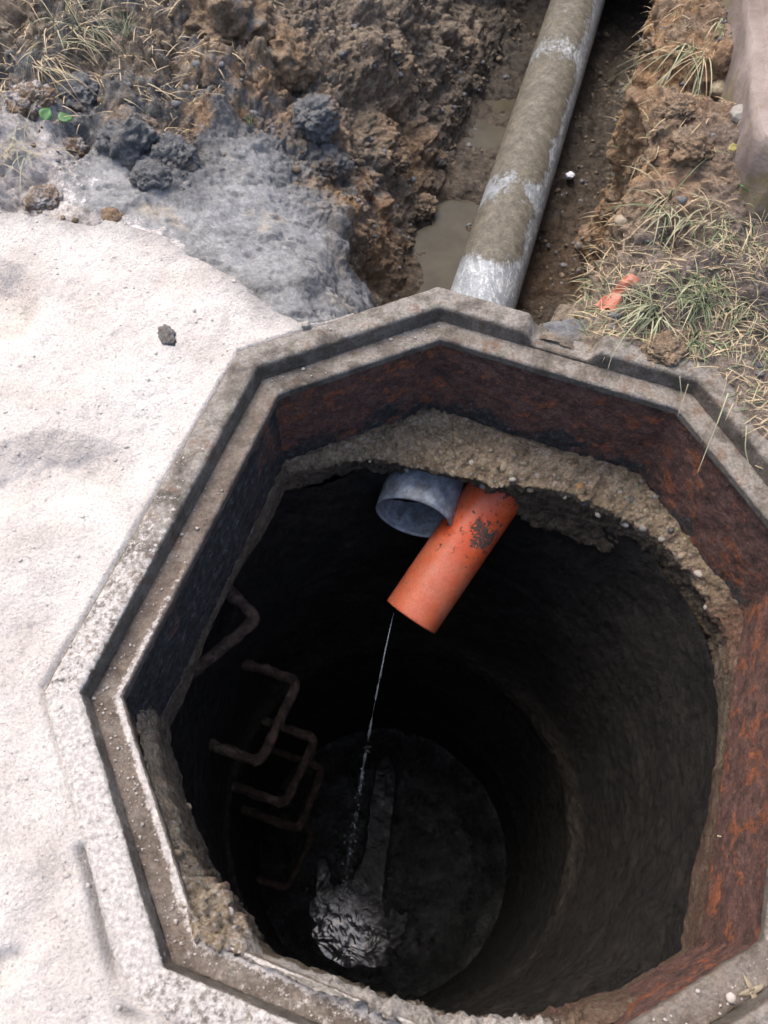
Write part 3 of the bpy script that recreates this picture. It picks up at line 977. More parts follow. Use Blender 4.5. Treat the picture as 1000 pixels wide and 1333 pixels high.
steps = [((335, 806), (228, 892), -0.43, (-0.70, 0.71), 'uppermost rusty step iron in the shaft, its corner just below the left iron skirt'),
         ((388, 887), (338, 992), -0.80, (-0.93, 0.36), 'second rusty step iron down, the largest clear U on the left shaft wall'),
         ((412, 962), (370, 1047), -1.20, (-0.93, 0.36), 'third rusty step iron down, half overlapped by the large U above it'),
         ((421, 1000), (389, 1080), -1.50, (-0.93, 0.36), 'fourth step iron down, a faint U just behind and below the third'),
         ((408, 1085), (372, 1158), -1.95, (-0.93, 0.36), 'lowest faint step iron just above the water at the left')]
for (c0, c1, z, nv, lb) in steps:
    nv = np.array(nv) / np.linalg.norm(nv)
    a, c = at(*c0, z), at(*c1, z)
    ex = np.append(nv, 0) * 0.04
    pl = [to_wall(a, nv, z) + ex, a, c, to_wall(c, nv, z) + ex]
    if np.linalg.norm(pl[3] - pl[2]) < 0.03:
        pl[3] = pl[2] + np.append(nv, 0) * 0.05
    o = tube('step_iron', corner_path(pl), 0.0125, M_STEP, None, 14, noise=0.0045, seed=90)
    tag(o, lb, 'step iron', 'step irons down the shaft')

# ------------------------------------------------------------------ sand
bnd = np.array([at(x, y, 0)[:2] for x, y in [(-60, 280), (0, 285), (60, 291), (105, 300), (160, 296), (205, 305), (250, 335), (330, 382), (392, 420), (440, 440)]])


def grow(lo, hi, step, far, ratio=1.28):
    a = list(np.arange(lo, hi, step))
    s, x = step, a[-1]
    while x < far:
        s *= ratio
        x += s
        a.append(x)
    s, x = step, a[0]
    pre = []
    while x > -far:
        s *= ratio
        x -= s
        pre.append(x)
    return np.array(pre[::-1] + a)


gx, gy = grow(-0.98, 0.10, 0.0037, 60), grow(-0.75, 0.86, 0.0037, 60)
X, Y = np.meshgrid(gx, gy, indexing='ij')
Q = np.stack([X, Y, np.zeros_like(X)], -1)
by = np.interp(X, bnd[:, 0], bnd[:, 1])
by = np.where(X < bnd[0, 0], bnd[0, 1] + (X - bnd[0, 0]) * 0.1, by)
by = by + 0.016 * fbm(Q, 9, 5, 0.6, 101) + 0.008 * fbm(Q, 60, 3, 0.6, 103)
d_in = by - Y                                           # positive inside the sand
edge_r = 0.34 + 0.05 * fbm(Q, 4, 3, 0.5, 104) - X       # to the right the sand ends too
d_in = np.minimum(d_in, edge_r)
d_in = np.where((X > -0.16) & (Y > -0.45), -1.0, d_in)
Z = 0.004 + 0.013 * fbm(Q, 3.2, 3, 0.5, 105) + 0.006 * fbm(Q, 6.5, 3, 0.5, 109) + 0.0060 * fbm(Q, 15, 5, 0.6, 106) + 0.0028 * fbm(Q, 60, 4, 0.65, 107)
far_m = sstep(0.9, 3.0, np.hypot(X, Y))
Z = Z + 0.018 * sstep(0.03, 0.16, oct_dist(X, Y, LIP)) * 0.8
pink_shade = np.zeros_like(X)


def foot(cx_, cy_, z, a_, b_, ang, depth, soft=0.35, wall=None):
    """a print pressed into the sand; wall = direction (radians) of its one steep side"""
    global Z, pink_shade
    c = at(cx_, cy_, z)
    ca, sa = math.cos(ang), math.sin(ang)
    u = ((X - c[0]) * ca + (Y - c[1]) * sa) / a_
    v = (-(X - c[0]) * sa + (Y - c[1]) * ca) / b_
    r = np.sqrt(u * u + v * v) + 0.16 * fbm(Q, 9, 4, 0.6, 110) + 0.05 * fbm(Q, 50, 3, 0.6, 111)
    side = np.ones_like(X)
    if wall is not None:
        side = sstep(-0.5, 0.6, np.cos(np.arctan2(Y - c[1], X - c[0]) - wall))
    sh = 1 - soft * side - 1.0 * (1 - side) * 0.9
    body = 1 - np.clip((r - sh) / np.maximum(1.02 - sh, 0.05), 0, 1) ** 0.8
    Z = Z - depth * np.clip(body, 0, 1) * (0.35 + 0.65 * side)
    pink_shade = np.maximum(pink_shade, np.exp(-((r - (0.5 * sh + 0.5)) / 0.13) ** 2) * 0.75 * side * min(1, depth / 0.02))  # shade on the print's steep side painted in as a pinkish tone


foot(45, 660, 0, 0.150, 0.110, 0.3, 0.029, 0.40, 1.75)
foot(-25, 405, 0, 0.125, 0.095, -0.6, 0.038, 0.40, 0.4)
foot(205, 372, 0, 0.12, 0.05, -0.4, 0.010, 0.9)
foot(10, 1262, 0, 0.03, 0.022, 0.4, 0.014, 0.5)
foot(310, 560, 0, 0.10, 0.05, 1.0, 0.006, 0.9)
foot(100, 800, 0, 0.16, 0.07, 0.6, 0.008, 0.9)
foot(60, 1180, 0, 0.06, 0.03, 1.2, 0.006, 0.9)
Z = Z - 0.11 * sstep(0.012, -0.06, d_in)
Z = np.where(far_m > 0, Z * (1 - far_m) + far_m * (0.03 - 0.12 * sstep(0.0, -0.5, d_in)), Z)
od = oct_dist(X, Y, LIP)
kside = np.arctan2(Y, X)
# how far the dust laps over the lip: a lot at the lower left side, nothing at the upper left
lapw = -0.004 + 0.014 * sstep(-0.10, -0.28, Y) * sstep(-0.05, -0.25, X)
lap_ = sstep(-0.004, 0.011, od + lapw + 0.010 * fbm(Q, 40, 4, 0.65, 119) + 0.014 * fbm(Q, 11, 2, 0.5, 120) * sstep(0.012, 0.03, lapw))
z_lip = -0.008 + lap_ * (0.0112 + 0.0018 * fbm(Q, 45, 4, 0.6, 113) + 0.0022 * fbm(Q, 14, 2, 0.5, 114))
z_out = Z * sstep(-0.004, 0.05, od) + (0.0015 + 0.0025 * fbm(Q, 30, 4, 0.6, 115)) * (1 - sstep(-0.004, 0.05, od))
k_ = sstep(-0.003, 0.004, od)
Z = z_lip * (1 - k_) + z_out * k_
# the dark joint along the lower left side where the iron has pulled away
gline = np.exp(-((od - 0.004 - 0.004 * fbm(Q, 12, 3, 0.6, 116)) / 0.0055) ** 2) * sstep(-0.16, -0.22, Y) * (X < 0) * sstep(-0.15, 0.12, fbm(Q, 9, 3, 0.5, 117) + 0.12)
Z = Z - 0.012 * gline
mudmix = np.clip(sstep(0.07, 0.0, d_in + 0.035 * fbm(Q, 18, 4, 0.6, 118)) * 0.6 * (X < 0.2) + gline * 1.0, 0, 1)
P = np.stack([X, Y, Z], -1)
F = grid_faces(len(gx), len(gy))
keep = (od.ravel()[F].min(1) > -0.034) & (d_in.ravel()[F].max(1) > -0.10)
V2, F2, A2_ = prune(P.reshape(-1, 3), F[keep], {'pink_shade': pink_shade, 'mudmix': mudmix})
sand = mesh_np('sand_ground', V2, F2, M_SAND, attrs=A2_)
tag(sand, kind='structure')

# ------------------------------------------------------------------ excavated trench and banks
TB = np.array([-0.04, 0.40])
TD = np.array([0.342, 0.940])
TN = np.array([0.940, -0.342])


def st_of(px, py, z):
    w = at(px, py, z)[:2] - TB
    return w @ TN, w @ TD


S = {   # t : [(s, z), ...] cross sections of the ground, left to right
    -0.20: [(-60, 0.0), (-1.6, -.02), (-1.1, -.03), (-.8, -.03), (-.55, -.03), (-.38, -.03), (-.27, -.03), (-.20, -.03), (-.10, -.03), (.09, -.03), (.16, -.03), (.21, -.01), (.35, .0), (.6, .015), (1.3, .03), (60, 0.0)],
    0.02: [(-60, 0.0), (-1.6, .0), (-1.1, -.01), (-.8, -.02), (-.55, -.02), (-.38, -.025), (-.27, -.035), (-.19, -.06), (-.11, -.20), (.08, -.42), (.11, -.25), (.15, -.04), (.35, .0), (.6, .015), (1.3, .03), (60, 0.0)],
    0.22: [(-60, 0.0), (-1.6, .02), (-1.1, .0), (-.8, -.005), (-.55, -.03), (-.40, -.05), (-.29, -.07), (-.20, -.13), (-.125, -.36), (.09, -.44), (.12, -.30), (.16, -.06), (.30, -.005), (.6, .02), (1.3, .04), (60, 0.0)],
    0.45: [(-60, 0.0), (-1.6, .04), (-1.1, .02), (-.8, .01), (-.56, -.03), (-.42, -.08), (-.32, -.15), (-.25, -.29), (-.19, -.42), (.09, -.44), (.155, -.41), (.205, -.25), (.27, .00), (.6, .04), (1.3, .05), (60, 0.0)],
    0.80: [(-60, 0.0), (-1.6, .06), (-1.1, .04), (-.8, .01), (-.58, -.05), (-.44, -.12), (-.35, -.21), (-.28, -.33), (-.21, -.42), (.09, -.44), (.19, -.42), (.205, -.17), (.195, .02), (.6, .06), (1.3, .07), (60, 0.0)],
    1.30: [(-60, 0.0), (-1.6, .08), (-1.1, .06), (-.8, .03), (-.58, -.05), (-.46, -.13), (-.37, -.22), (-.29, -.34), (-.20, -.41), (.09, -.43), (.235, -.42), (.225, -.17), (.165, .04), (.6, .09), (1.3, .10), (60, 0.0)],
    1.90: [(-60, 0.0), (-1.6, .10), (-1.1, .09), (-.8, .07), (-.60, .00), (-.48, -.09), (-.38, -.19), (-.27, -.34), (-.17, -.42), (.09, -.44), (.27, -.44), (.27, -.17), (.20, .06), (.6, .10), (1.3, .11), (60, 0.0)],
    3.20: [(-60, 0.0), (-1.6, .10), (-1.1, .10), (-.8, .10), (-.60, .08), (-.48, .0), (-.38, -.15), (-.27, -.34), (-.17, -.42), (.09, -.44), (.28, -.44), (.28, -.15), (.22, .06), (.6, .10), (1.3, .11), (60, 0.0)],
    3.50: [(-60, 0.0), (-1.6, .08), (-1.1, .08), (-.8, .08), (-.60, .08), (-.48, .08), (-.38, .08), (-.27, .08), (-.17, .08), (.09, .08), (.22, .08), (.26, .08), (.28, .08), (.6, .08), (1.3, .08), (60, 0.0)],
}
RIGHT = {   # the steep right bank: base, mid face, brow, and the turf behind it
    0.45: [(.20, -.42), (.25, -.20), (.268, .045), (.6, .08), (1.3, .09)],
    0.55: [(.235, -.43), (.25, -.17), (.240, .085), (.6, .11), (1.3, .12)],
    0.70: [(.265, -.43), (.245, -.17), (.183, .100), (.6, .13), (1.3, .14)],
    0.86: [(.267, -.43), (.245, -.17), (.190, .100), (.6, .14), (1.3, .14)],
    1.05: [(.255, -.43), (.240, -.17), (.220, .100), (.6, .14), (1.3, .14)],
    1.30: [(.237, -.42), (.240, -.17), (.230, .100), (.6, .14), (1.3, .14)],
    1.90: [(.250, -.44), (.260, -.17), (.240, .100), (.6, .13), (1.3, .13)],
}
_k = sorted(S)
_c = np.array([S[t] for t in _k])
for t_, r_ in RIGHT.items():
    if t_ not in S:
        S[t_] = [(float(np.interp(t_, _k, _c[:, i, 0])), float(np.interp(t_, _k, _c[:, i, 1]))) for i in range(16)]
    S[t_] = S[t_][:10] + r_ + S[t_][15:]
tk = sorted(S)
ctrl = np.array([S[t] for t in tk])                     # stations x controls x 2
tt = np.concatenate([-np.geomspace(60, 0.62, 14), np.arange(-0.60, -0.02, 0.012), np.arange(-0.02, 2.06, 0.0034), np.arange(2.06, 3.6, 0.03), 3.6 + np.geomspace(0.05, 60, 16)])
wfr = np.concatenate([np.linspace(0, 1, 12)[:-1], 1 + np.linspace(0, 1, 14)[:-1], 2 + np.linspace(0, 1, 78)[:-1], 3 + np.linspace(0, 1, 66)[:-1], 4 + np.linspace(0, 1, 48)[:-1], 5 + np.linspace(0, 1, 42)[:-1],
                      6 + np.linspace(0, 1, 40)[:-1], 7 + np.linspace(0, 1, 40)[:-1], 8 + np.linspace(0, 1, 34)[:-1], 9 + np.linspace(0, 1, 28)[:-1], 10 + np.linspace(0, 1, 66)[:-1], 11 + np.linspace(0, 1, 64)[:-1],
                      12 + np.linspace(0, 1, 90)[:-1], 13 + np.linspace(0, 1, 44)[:-1], 14 + np.linspace(0, 1, 14)])
wfr[:11] = 1 - np.geomspace(1, 0.02, 11)
wfr[-14:] = 14 + (np.geomspace(1, 60, 14) - 1) / 59
ci = np.arange(16)
cs = np.stack([np.interp(tt, tk, ctrl[:, i, 0]) for i in ci], 1)
cz = np.stack([np.interp(tt, tk, ctrl[:, i, 1]) for i in ci], 1)


def smooth_t(A):                                        # soften the creases between stations
    ker = np.hanning(25)
    ker /= ker.sum()
    B = A.copy()
    sel = (tt > -0.6) & (tt < 2.2)
    for i in range(A.shape[1]):
        pad = np.pad(A[:, i], 12, mode='edge')
        B[:, i] = np.where(sel, np.convolve(pad, ker, 'valid'), A[:, i])
    return B


cs, cz = smooth_t(cs), smooth_t(cz)
SS = np.stack([np.interp(wfr, ci, cs[j]) for j in range(len(tt))])
ZZ = np.stack([np.interp(wfr, ci, cz[j]) for j in range(len(tt))])
ker = np.hanning(15)
ker /= ker.sum()
ZS = np.stack([np.convolve(np.pad(z, 7, mode='edge'), ker, 'valid') for z in ZZ])
ZZ = ZS
T2 = tt[:, None] * np.ones_like(SS)
wob = 0.030 * fbm(np.stack([T2 * 1.0, 0 * T2, ZZ * 0.6], -1), 3.0, 3, 0.5, 131) * sstep(0.05, 0.3, T2) * np.exp(-((SS - 0.2) / 0.2) ** 2)
SS = SS + wob
P = np.stack([TB[0] + SS * TN[0] + T2 * TD[0], TB[1] + SS * TN[1] + T2 * TD[1], ZZ], -1)
od = oct_dist(P[..., 0], P[..., 1], LIP)
N = -grid_normals(P)
N = N * np.sign(np.median(N[..., 2]))
inview = np.exp(-np.maximum(np.hypot(P[..., 0], P[..., 1] - 1.0) - 1.7, 0) * 1.5)
bdist = (np.interp(P[..., 0], bnd[:, 0], bnd[:, 1]) - P[..., 1])      # positive under the sand
# soft gray slurry smoothed over the slope beside the sand
blobs = [(330, 265, -.05, 0.13, 1.0), (260, 300, -.03, 0.11, 1.0), (400, 330, -.09, 0.11, 1.0), (150, 240, -.01, 0.12, 0.9), (450, 380, -.05, 0.10, 1.0), (350, 340, -.05, 0.10, 1.0), (90, 250, 0, 0.09, .8),
         (480, 350, -.12, 0.08, 1.0), (530, 388, -.10, 0.07, 1.0), (380, 395, -.03, 0.08, 1.0), (300, 330, -.02, .08, 1.), (200, 275, -.01, .09, 1.), (560, 385, -.12, 0.07, 0.9), (330, 220, -.06, 0.09, .8), (725, 432, -.05, 0.04, .55), (700, 420, -.1, 0.05, 0.5), (60, 190, .0, 0.10, 0.55), (520, 380, -.1, .08, 1.0)]
smooth = np.zeros_like(ZZ)
for x, y, z, r, k in blobs:
    c = at(x, y, z)
    smooth = np.maximum(smooth, k * np.exp(-(((P[..., 0] - c[0]) ** 2 + (P[..., 1] - c[1]) ** 2) / r ** 2)))
smooth = np.clip(smooth * 1.25, 0, 1)
floor = sstep(-0.33, -0.40, ZZ)
right = sstep(0.24, 0.30, SS)
face_r = sstep(0.10, 0.16, SS) * (1 - sstep(0.23, 0.30, SS))
lump = (1 - smooth * 0.88) * (1 - floor * 0.55) * (1 - right * 0.55) * (1 - face_r * 0.5) * inview * sstep(-0.02, 0.12, T2 + 0.3 * right)
c1 = cells(P + 0.02 * fbm(P, 14, 2, 0.5, 140)[..., None], 7.0, 141)
c2 = cells(P + 0.01 * fbm(P, 30, 2, 0.5, 142)[..., None], 21, 143)
c3 = cells(P, 48, 145)
big = fbm(P, 4.2, 4, 0.55, 146)
c4 = cells(P, 105, 144)
d = lump * (0.105 * (0.62 - c1) + 0.034 * (0.55 - c2) + 0.018 * (0.5 - c3) + 0.009 * (0.5 - c4) + 0.010 * fbm(P, 55, 3, 0.65, 157) + 0.045 * big)
d = d + inview * (0.012 * fbm(P, 26, 4, 0.62, 147) + 0.0065 * fbm(P, 95, 4, 0.68, 149)) * (1 - 0.82 * smooth)
d = d + smooth * inview * (0.012 * fbm(P, 7, 3, 0.5, 148) - 0.007 * np.clip(fbm(P * np.array([1, 2.2, 1]), 26, 4, 0.65, 151) - 0.12, 0, 1) * 3)
quiet = sstep(0.0, 0.10, od)
d = d * (0.25 + 0.75 * quiet)
bury = sstep(-0.01, 0.06, bdist) * (P[..., 0] < 0.15)
d = d * (1 - 0.85 * bury) - 0.045 * bury
# vertical spade marks in the right face
d = d + face_r * inview * 0.012 * fbm(P * np.array([1, 1, 0.15]), 26, 3, 0.6, 152)
# hollow under the turf at the right
for x, y, z, r, k in ((880, 330, 0.01, 0.035, 0.05), (92, 152, 0.03, 0.030, 0.06), (470, 165, -.2, 0.05, 0.05), (430, 240, -.2, 0.05, 0.04)):
    c = at(x, y, z)
    d = d - k * np.exp(-(((P[..., 0] - c[0]) ** 2 + (P[..., 1] - c[1]) ** 2) / r ** 2))
for x, y, r in ((566, 366, .055), (576, 340, .055), (586, 308, .060), (594, 275, .055), (638, 168, .070), (655, 140, .05)):
    c = at(x, y, -.42)
    d = d - 0.032 * np.exp(-(((P[..., 0] - c[0]) ** 2 + (P[..., 1] - c[1]) ** 2) / r ** 2))
P = P + N * d[..., None]
mc = at(728, 434, -.015)                                # grey mud squeezed up level with the lifting slot
ml = np.clip(1.2 * np.exp(-((P[..., 0] - mc[0]) ** 2 + (P[..., 1] - mc[1]) ** 2) / 0.06 ** 2), 0, 1)
P[..., 2] = P[..., 2] * (1 - ml) + (-0.025 + 0.006 * fbm(P, 40, 3, 0.6, 156)) * ml
kl = sstep(0.004, -0.004, od)
spill = sstep(0.20, 0.32, P[..., 0]) * sstep(0.12, 0.30, P[..., 1]) * sstep(-0.005, 0.010, od + 0.020 + 0.030 * fbm(P, 13, 4, 0.6, 158))     # earth lying on the right side of the lip
P[..., 2] = P[..., 2] * (1 - kl) + (np.minimum(P[..., 2], -0.008) * (1 - spill) + (0.005 + 0.006 * fbm(P, 40, 3, 0.6, 159)) * spill) * kl
sh = 0.006 * inview * (1 - 0.8 * smooth) * quiet
P[..., 0] += sh * fbm(P, 30, 3, 0.6, 153)
P[..., 1] += sh * fbm(P, 30, 3, 0.6, 154)
grey = np.clip(smooth * 0.95 + 0.28 * sstep(-0.2, 0.3, fbm(P, 3.5, 3, 0.5, 160)) * (SS < -0.1) + 0.25 * sstep(1.3, 0.3, T2) * (SS < -0.2), 0, 1) * (1 - right * 0.9)
gc = at(725, 432, -.05)
grey = np.maximum(grey, np.exp(-((P[..., 0] - gc[0]) ** 2 + (P[..., 1] - gc[1]) ** 2) / 0.05 ** 2))
oc = [(330, 130, -.05, .14, .9), (400, 190, -.15, .12, .8), (480, 320, -.3, .10, 1.0), (500, 300, -.35, .08, .9), (850, 90, .08, .26, 1.), (900, 120, .1, .18, .9), (860, 220, .08, .15, .9), (540, 190, -.3, .1, .7), (280, 160, 0, .1, .9), (840, 200, -.05, .12, .6), (780, 330, -.2, .1, .4), (885, 290, .02, .05, 1.), (870, 450, .0, .06, .6)]
ochre = np.zeros_like(ZZ)
for x, y, z, r, k in oc:
    c = at(x, y, z)
    ochre = np.maximum(ochre, k * np.exp(-(((P[..., 0] - c[0]) ** 2 + (P[..., 1] - c[1]) ** 2) / r ** 2)))
facem = sstep(0.15, 0.19, SS) * (1 - sstep(0.27, 0.34, SS)) * sstep(0.45, 0.8, T2) * sstep(-0.38, -0.25, P[..., 2])
ochre = np.clip(np.maximum(ochre, facem * 0.9) + 0.3 * fbm(P, 5, 3, 0.5, 161), 0, 1)
wet = np.clip(floor * 0.72 + 0.35 * sstep(0.9, 1.9, T2) * floor + 0.3 * (SS > 0.08) * sstep(-0.26, -0.34, P[..., 2]) * sstep(0.25, 0.5, T2) + 0.30 * np.clip(fbm(P, 9, 3, 0.5, 163), 0, 1) * (1 - right), 0, 1)  # damp floor, with trench shade painted in at the far end and right
dusty = np.clip(0.95 * np.exp(-((P[..., 0] + 0.85) ** 2 + (P[..., 1] - 0.95) ** 2) / 0.24 ** 2) + 0.9 * sstep(-0.10, 0.02, bdist) * (P[..., 0] < -0.45), 0, 1)  # glare haze painted pale at the upper left; sand dust along the edge
litter = np.clip((1 - 0.8 * facem) * right * (0.75 + 0.5 * fbm(P, 9, 3, 0.6, 164)) + 0.8 * sstep(0.9, 1.2, T2) * sstep(-0.62, -0.85, SS), 0, 1)
F = grid_faces(len(tt), len(wfr))
keep = od.ravel()[F].min(1) > -0.034
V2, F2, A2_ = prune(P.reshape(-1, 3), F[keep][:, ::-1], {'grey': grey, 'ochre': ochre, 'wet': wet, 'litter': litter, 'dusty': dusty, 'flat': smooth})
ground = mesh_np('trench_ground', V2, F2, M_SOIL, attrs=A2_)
tag(ground, kind='structure')
TER = P


def ter_px(px, py):
    """point on the modelled ground that the photograph shows at a pixel (nearest surface first)"""
    global _tq
    try:
        x, y, dep, fl = _tq
    except NameError:
        fl = TER[(tt > -0.7) & (tt < 2.3)].reshape(-1, 3)
        fl = fl[np.hypot(fl[:, 0], fl[:, 1]) < 3]
        fl = fl[oct_dist(fl[:, 0], fl[:, 1], LIP) > -0.005]
        q = (fl - CAM) @ ROT
        x, y, dep = 500 + 1000 * q[:, 0] / -q[:, 2], 666.5 - 1000 * q[:, 1] / -q[:, 2], -q[:, 2]
        _tq = (x, y, dep, fl)
    r = (x - px) ** 2 + (y - py) ** 2
    for lim in (9, 36, 200, 4000, 1e9):
        m = np.where(r < lim)[0]
        if len(m):
            return fl[m[np.argmin(dep[m])]].copy()


# unseen earth mass, added over the trench's far end to block light
n1, n2 = 60, 90
ua, va = np.linspace(0, 1, n1), np.linspace(0, 2 * np.pi, n2, endpoint=False)
sp_ = -0.75 + 1.3 * ua
Pb = np.zeros((n1, n2, 3))
for i, s in enumerate(sp_):
    tc = 2.55 - 0.36 * s
    Pb[i, :, 0] = TB[0] + s * TN[0] + (tc + 0.62 * np.sign(np.cos(va)) * np.abs(np.cos(va)) ** 0.5) * TD[0]
    Pb[i, :, 1] = TB[1] + s * TN[1] + (tc + 0.62 * np.sign(np.cos(va)) * np.abs(np.cos(va)) ** 0.5) * TD[1]
    Pb[i, :, 2] = 0.02 + 0.13 * np.sign(np.sin(va)) * np.abs(np.sin(va)) ** 0.5
Nb = grid_normals(Pb, False, True)
Pb = Pb + Nb * (0.02 * fbm(Pb, 8, 4, 0.6, 171))[..., None]
z1 = np.zeros(Pb.shape[:2])
br = mesh_np('unseen_shade_bridge', Pb.reshape(-1, 3), grid_faces(n1, n2, True), M_SOIL, attrs={'grey': z1, 'ochre': z1 + .3, 'wet': z1, 'litter': z1 + .4, 'dusty': z1})
tag(br, kind='structure')


# puddles in the trench bottom
def puddle(name, pts, z):
    w = np.array([at(x, y, z)[:2] for x, y in pts])
    c = w.mean(0)
    a = np.arctan2(w[:, 1] - c[1], w[:, 0] - c[0])
    r = np.hypot(w[:, 1] - c[1], w[:, 0] - c[0])
    o = np.argsort(a)
    a, r = a[o], r[o]
    t = np.linspace(-np.pi, np.pi, 120, endpoint=False)
    R = np.interp(t, np.concatenate([a - 2 * np.pi, a, a + 2 * np.pi]), np.tile(r, 3))
    rows = np.stack([np.stack([c[0] + R * k * np.cos(t), c[1] + R * k * np.sin(t), np.full(120, z)], -1) for k in np.linspace(0, 1.5, 16)])
    o = mesh_np(name, rows.reshape(-1, 3), grid_faces(16, 120, True), M_PUDDLE)
    return tag(o, kind='structure')


puddle('puddle_water', [(545, 365), (555, 330), (570, 300), (578, 262), (590, 240), (610, 262), (612, 300), (605, 340), (595, 375), (570, 385)], -0.428)
puddle('puddle_water', [(610, 170), (620, 145), (650, 120), (680, 130), (672, 175), (655, 205), (630, 200)], -0.424)


# ------------------------------------------------------------------ clods and stones
def lump(name, px, py, size, mat, label, cat, flat=0.75, seed=1, group=None, sink=0.25, sub=5, on=None, rough=1.0, stretch=1.0, rz=None):
    p = ter_px(px, py) if on is None else at(px, py, on)
    bm = bmesh.new()
    bmesh.ops.create_icosphere(bm, subdivisions=sub, radius=1)
    V = np.array([v.co[:] for v in bm.verts])
    d = 1 + rough * (0.32 * fbm(V, 0.9, 3, 0.55, seed) + 0.34 * (0.5 - cells(V + 9.1 * seed, 1.7, seed)) + 0.22 * (0.5 - cells(V + 3.3 * seed, 4.2, seed + 1)) + 0.12 * (0.5 - cells(V + 1.3 * seed, 9.5, seed + 4)) + 0.16 * fbm(V, 7, 4, 0.7, seed + 2))
    V = V * d[:, None] * np.array([size * stretch, size, size * flat])
    for v, k in zip(bm.verts, V):
        v.co = k
    for f in bm.faces:
        f.smooth = True
    me = bpy.data.meshes.new(name)
    bm.to_mesh(me)
    bm.free()
    if mat in (M_CLAY, M_CLOD, M_DUSTY):                # the same earth as the ground they came from
        g = 0.5 * fbm(V + p, 11, 3, 0.5, 199)
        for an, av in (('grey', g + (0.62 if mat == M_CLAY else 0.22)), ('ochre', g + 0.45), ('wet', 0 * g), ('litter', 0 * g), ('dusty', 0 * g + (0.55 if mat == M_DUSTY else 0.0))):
            me.attributes.new(an, 'FLOAT', 'POINT').data.foreach_set('value', av.astype(np.float32))
        mat = M_SOIL
    me.materials.append(mat)
    o = bpy.data.objects.new(name, me)
    COL.objects.link(o)
    o.rotation_euler = (0, 0, seed * 1.3 if rz is None else rz)
    o.location = (p[0], p[1], p[2] + size * flat * (1 - 2 * sink) * 0.5 - (0.3 * size if 'clod' in name else 0))
    return tag(o, label, cat, group)


lump('clay_clod', 168, 178, 0.062, M_CLAY, 'large knobbly grey clay clod above the smeared grey mud slope', 'clod', 0.8, 3, 'clods on the dug slope')
lump('clay_clod', 225, 205, 0.050, M_CLAY, 'grey crumbly clay clod just right of the largest grey clod', 'clod', 0.75, 4, 'clods on the dug slope')
lump('clay_clod', 105, 120, 0.048, M_CLAY, 'grey clay lump above the two green leaves', 'clod', 0.7, 5, 'clods on the dug slope')
lump('clay_clod', 195, 228, 0.036, M_CLAY, 'small grey clay lump at the foot of the larger grey clods', 'clod', 0.7, 6, 'clods on the dug slope')
lump('soil_clod', 300, 40, 0.105, M_CLOD, 'biggest brown soil clod hanging at the top of the dug slope', 'clod', 0.9, 7, 'clods on the dug slope', rough=1.2)
lump('soil_clod', 370, 80, 0.070, M_CLOD, 'brown soil clod beside the biggest brown clod at the slope top', 'clod', 0.9, 8, 'clods on the dug slope', rough=1.2)
lump('clay_clod', 410, 150, 0.052, M_CLAY, 'grey-brown clod halfway down the slope above the dark hollow', 'clod', 0.8, 9, 'clods on the dug slope')
lump('clay_clod', 430, 215, 0.045, M_CLAY, 'dark grey clod on the lip of the mud slope above the puddle', 'clod', 0.8, 10, 'clods on the dug slope')
lump('soil_clod', 555, 268, 0.032, M_CLOD, 'brown clod at the upper end of the long puddle', 'clod', 0.8, 12, 'clods in the trench bottom')
lump('soil_clod', 520, 210, 0.036, M_CLOD, 'brown crumbly clod on the slope above the long puddle', 'clod', 0.8, 13, 'clods in the trench bottom')
lump('soil_clod', 575, 205, 0.026, M_CLOD, 'small reddish brown clod between the two puddles', 'clod', 0.8, 14, 'clods in the trench bottom')
lump('ochre_clod', 146, 284, 0.024, M_CLOD, 'ochre brown clod at the edge of the pale sand', 'clod', 0.7, 15, None, sub=4, rough=0.7)
lump('clay_lump', 217, 440, 0.014, M_CLAY, 'small dark grey clay lump lying alone on the pale sand', 'clod', 0.6, 16, None, 0.2, 4, on=0.004, stretch=1.7, rz=1.9)
lump('mortar_lump', 399, 424, 0.0075, M_STONES[1], 'tiny brown mortar lump at the back edge of the frame lip beside the sand', 'lump', 0.8, 17, None, 0.1, 3, on=0.002)
lump('pale_stone', 935, 122, 0.022, M_STONES[0], 'pale brown stone lodged beside the weathered slab', 'stone', 0.75, 18, None, sub=4, rough=0.5)
lump('pale_stone', 962, 150, 0.020, M_STONES[1], 'greyish stone tucked under the edge of the weathered slab', 'stone', 0.75, 19, None, sub=4, rough=0.5)
lump('pale_stone', 806, 290, 0.013, M_STONES[0], 'small pale stone on the ramp at the right side of the trench', 'stone', 0.8, 20, None, sub=3, rough=0.5)
lump('white_scrap', 739, 231, 0.0125, M_WHITE, 'small white crumpled scrap lying beside the grey pipe', 'litter', 0.7, 21, None, 0.1, 3, rough=1.3)
lump('turf_clod', 855, 462, 0.034, M_CLOD, 'brown root-matted clod lying on the frame lip beside the grass', 'clod', 0.6, 22, None, 0.2, 5)
lump('turf_clod', 900, 190, 0.040, M_CLOD, 'brown clod on top of the right bank near the yellowing leaf', 'clod', 0.7, 23, None, 0.3)
lump('turf_clod', 885, 140, 0.034, M_CLOD, 'dark brown clod on the right bank under the hanging grass', 'clod', 0.7, 24, None, 0.3)
lump('dusty_clod', 95, 192, 0.030, M_DUSTY, 'pale dusty clod left of the largest grey clod', 'clod', 0.7, 25, 'pale dusty clods')
lump('dusty_clod', 40, 125, 0.042, M_DUSTY, 'pale dusty clod left of the two green leaves', 'clod', 0.6, 26, 'pale dusty clods')
lump('dusty_clod', 50, 258, 0.034, M_DUSTY, 'pale dusty lump at the sand edge left of the ochre stone', 'clod', 0.5, 27, 'pale dusty clods')

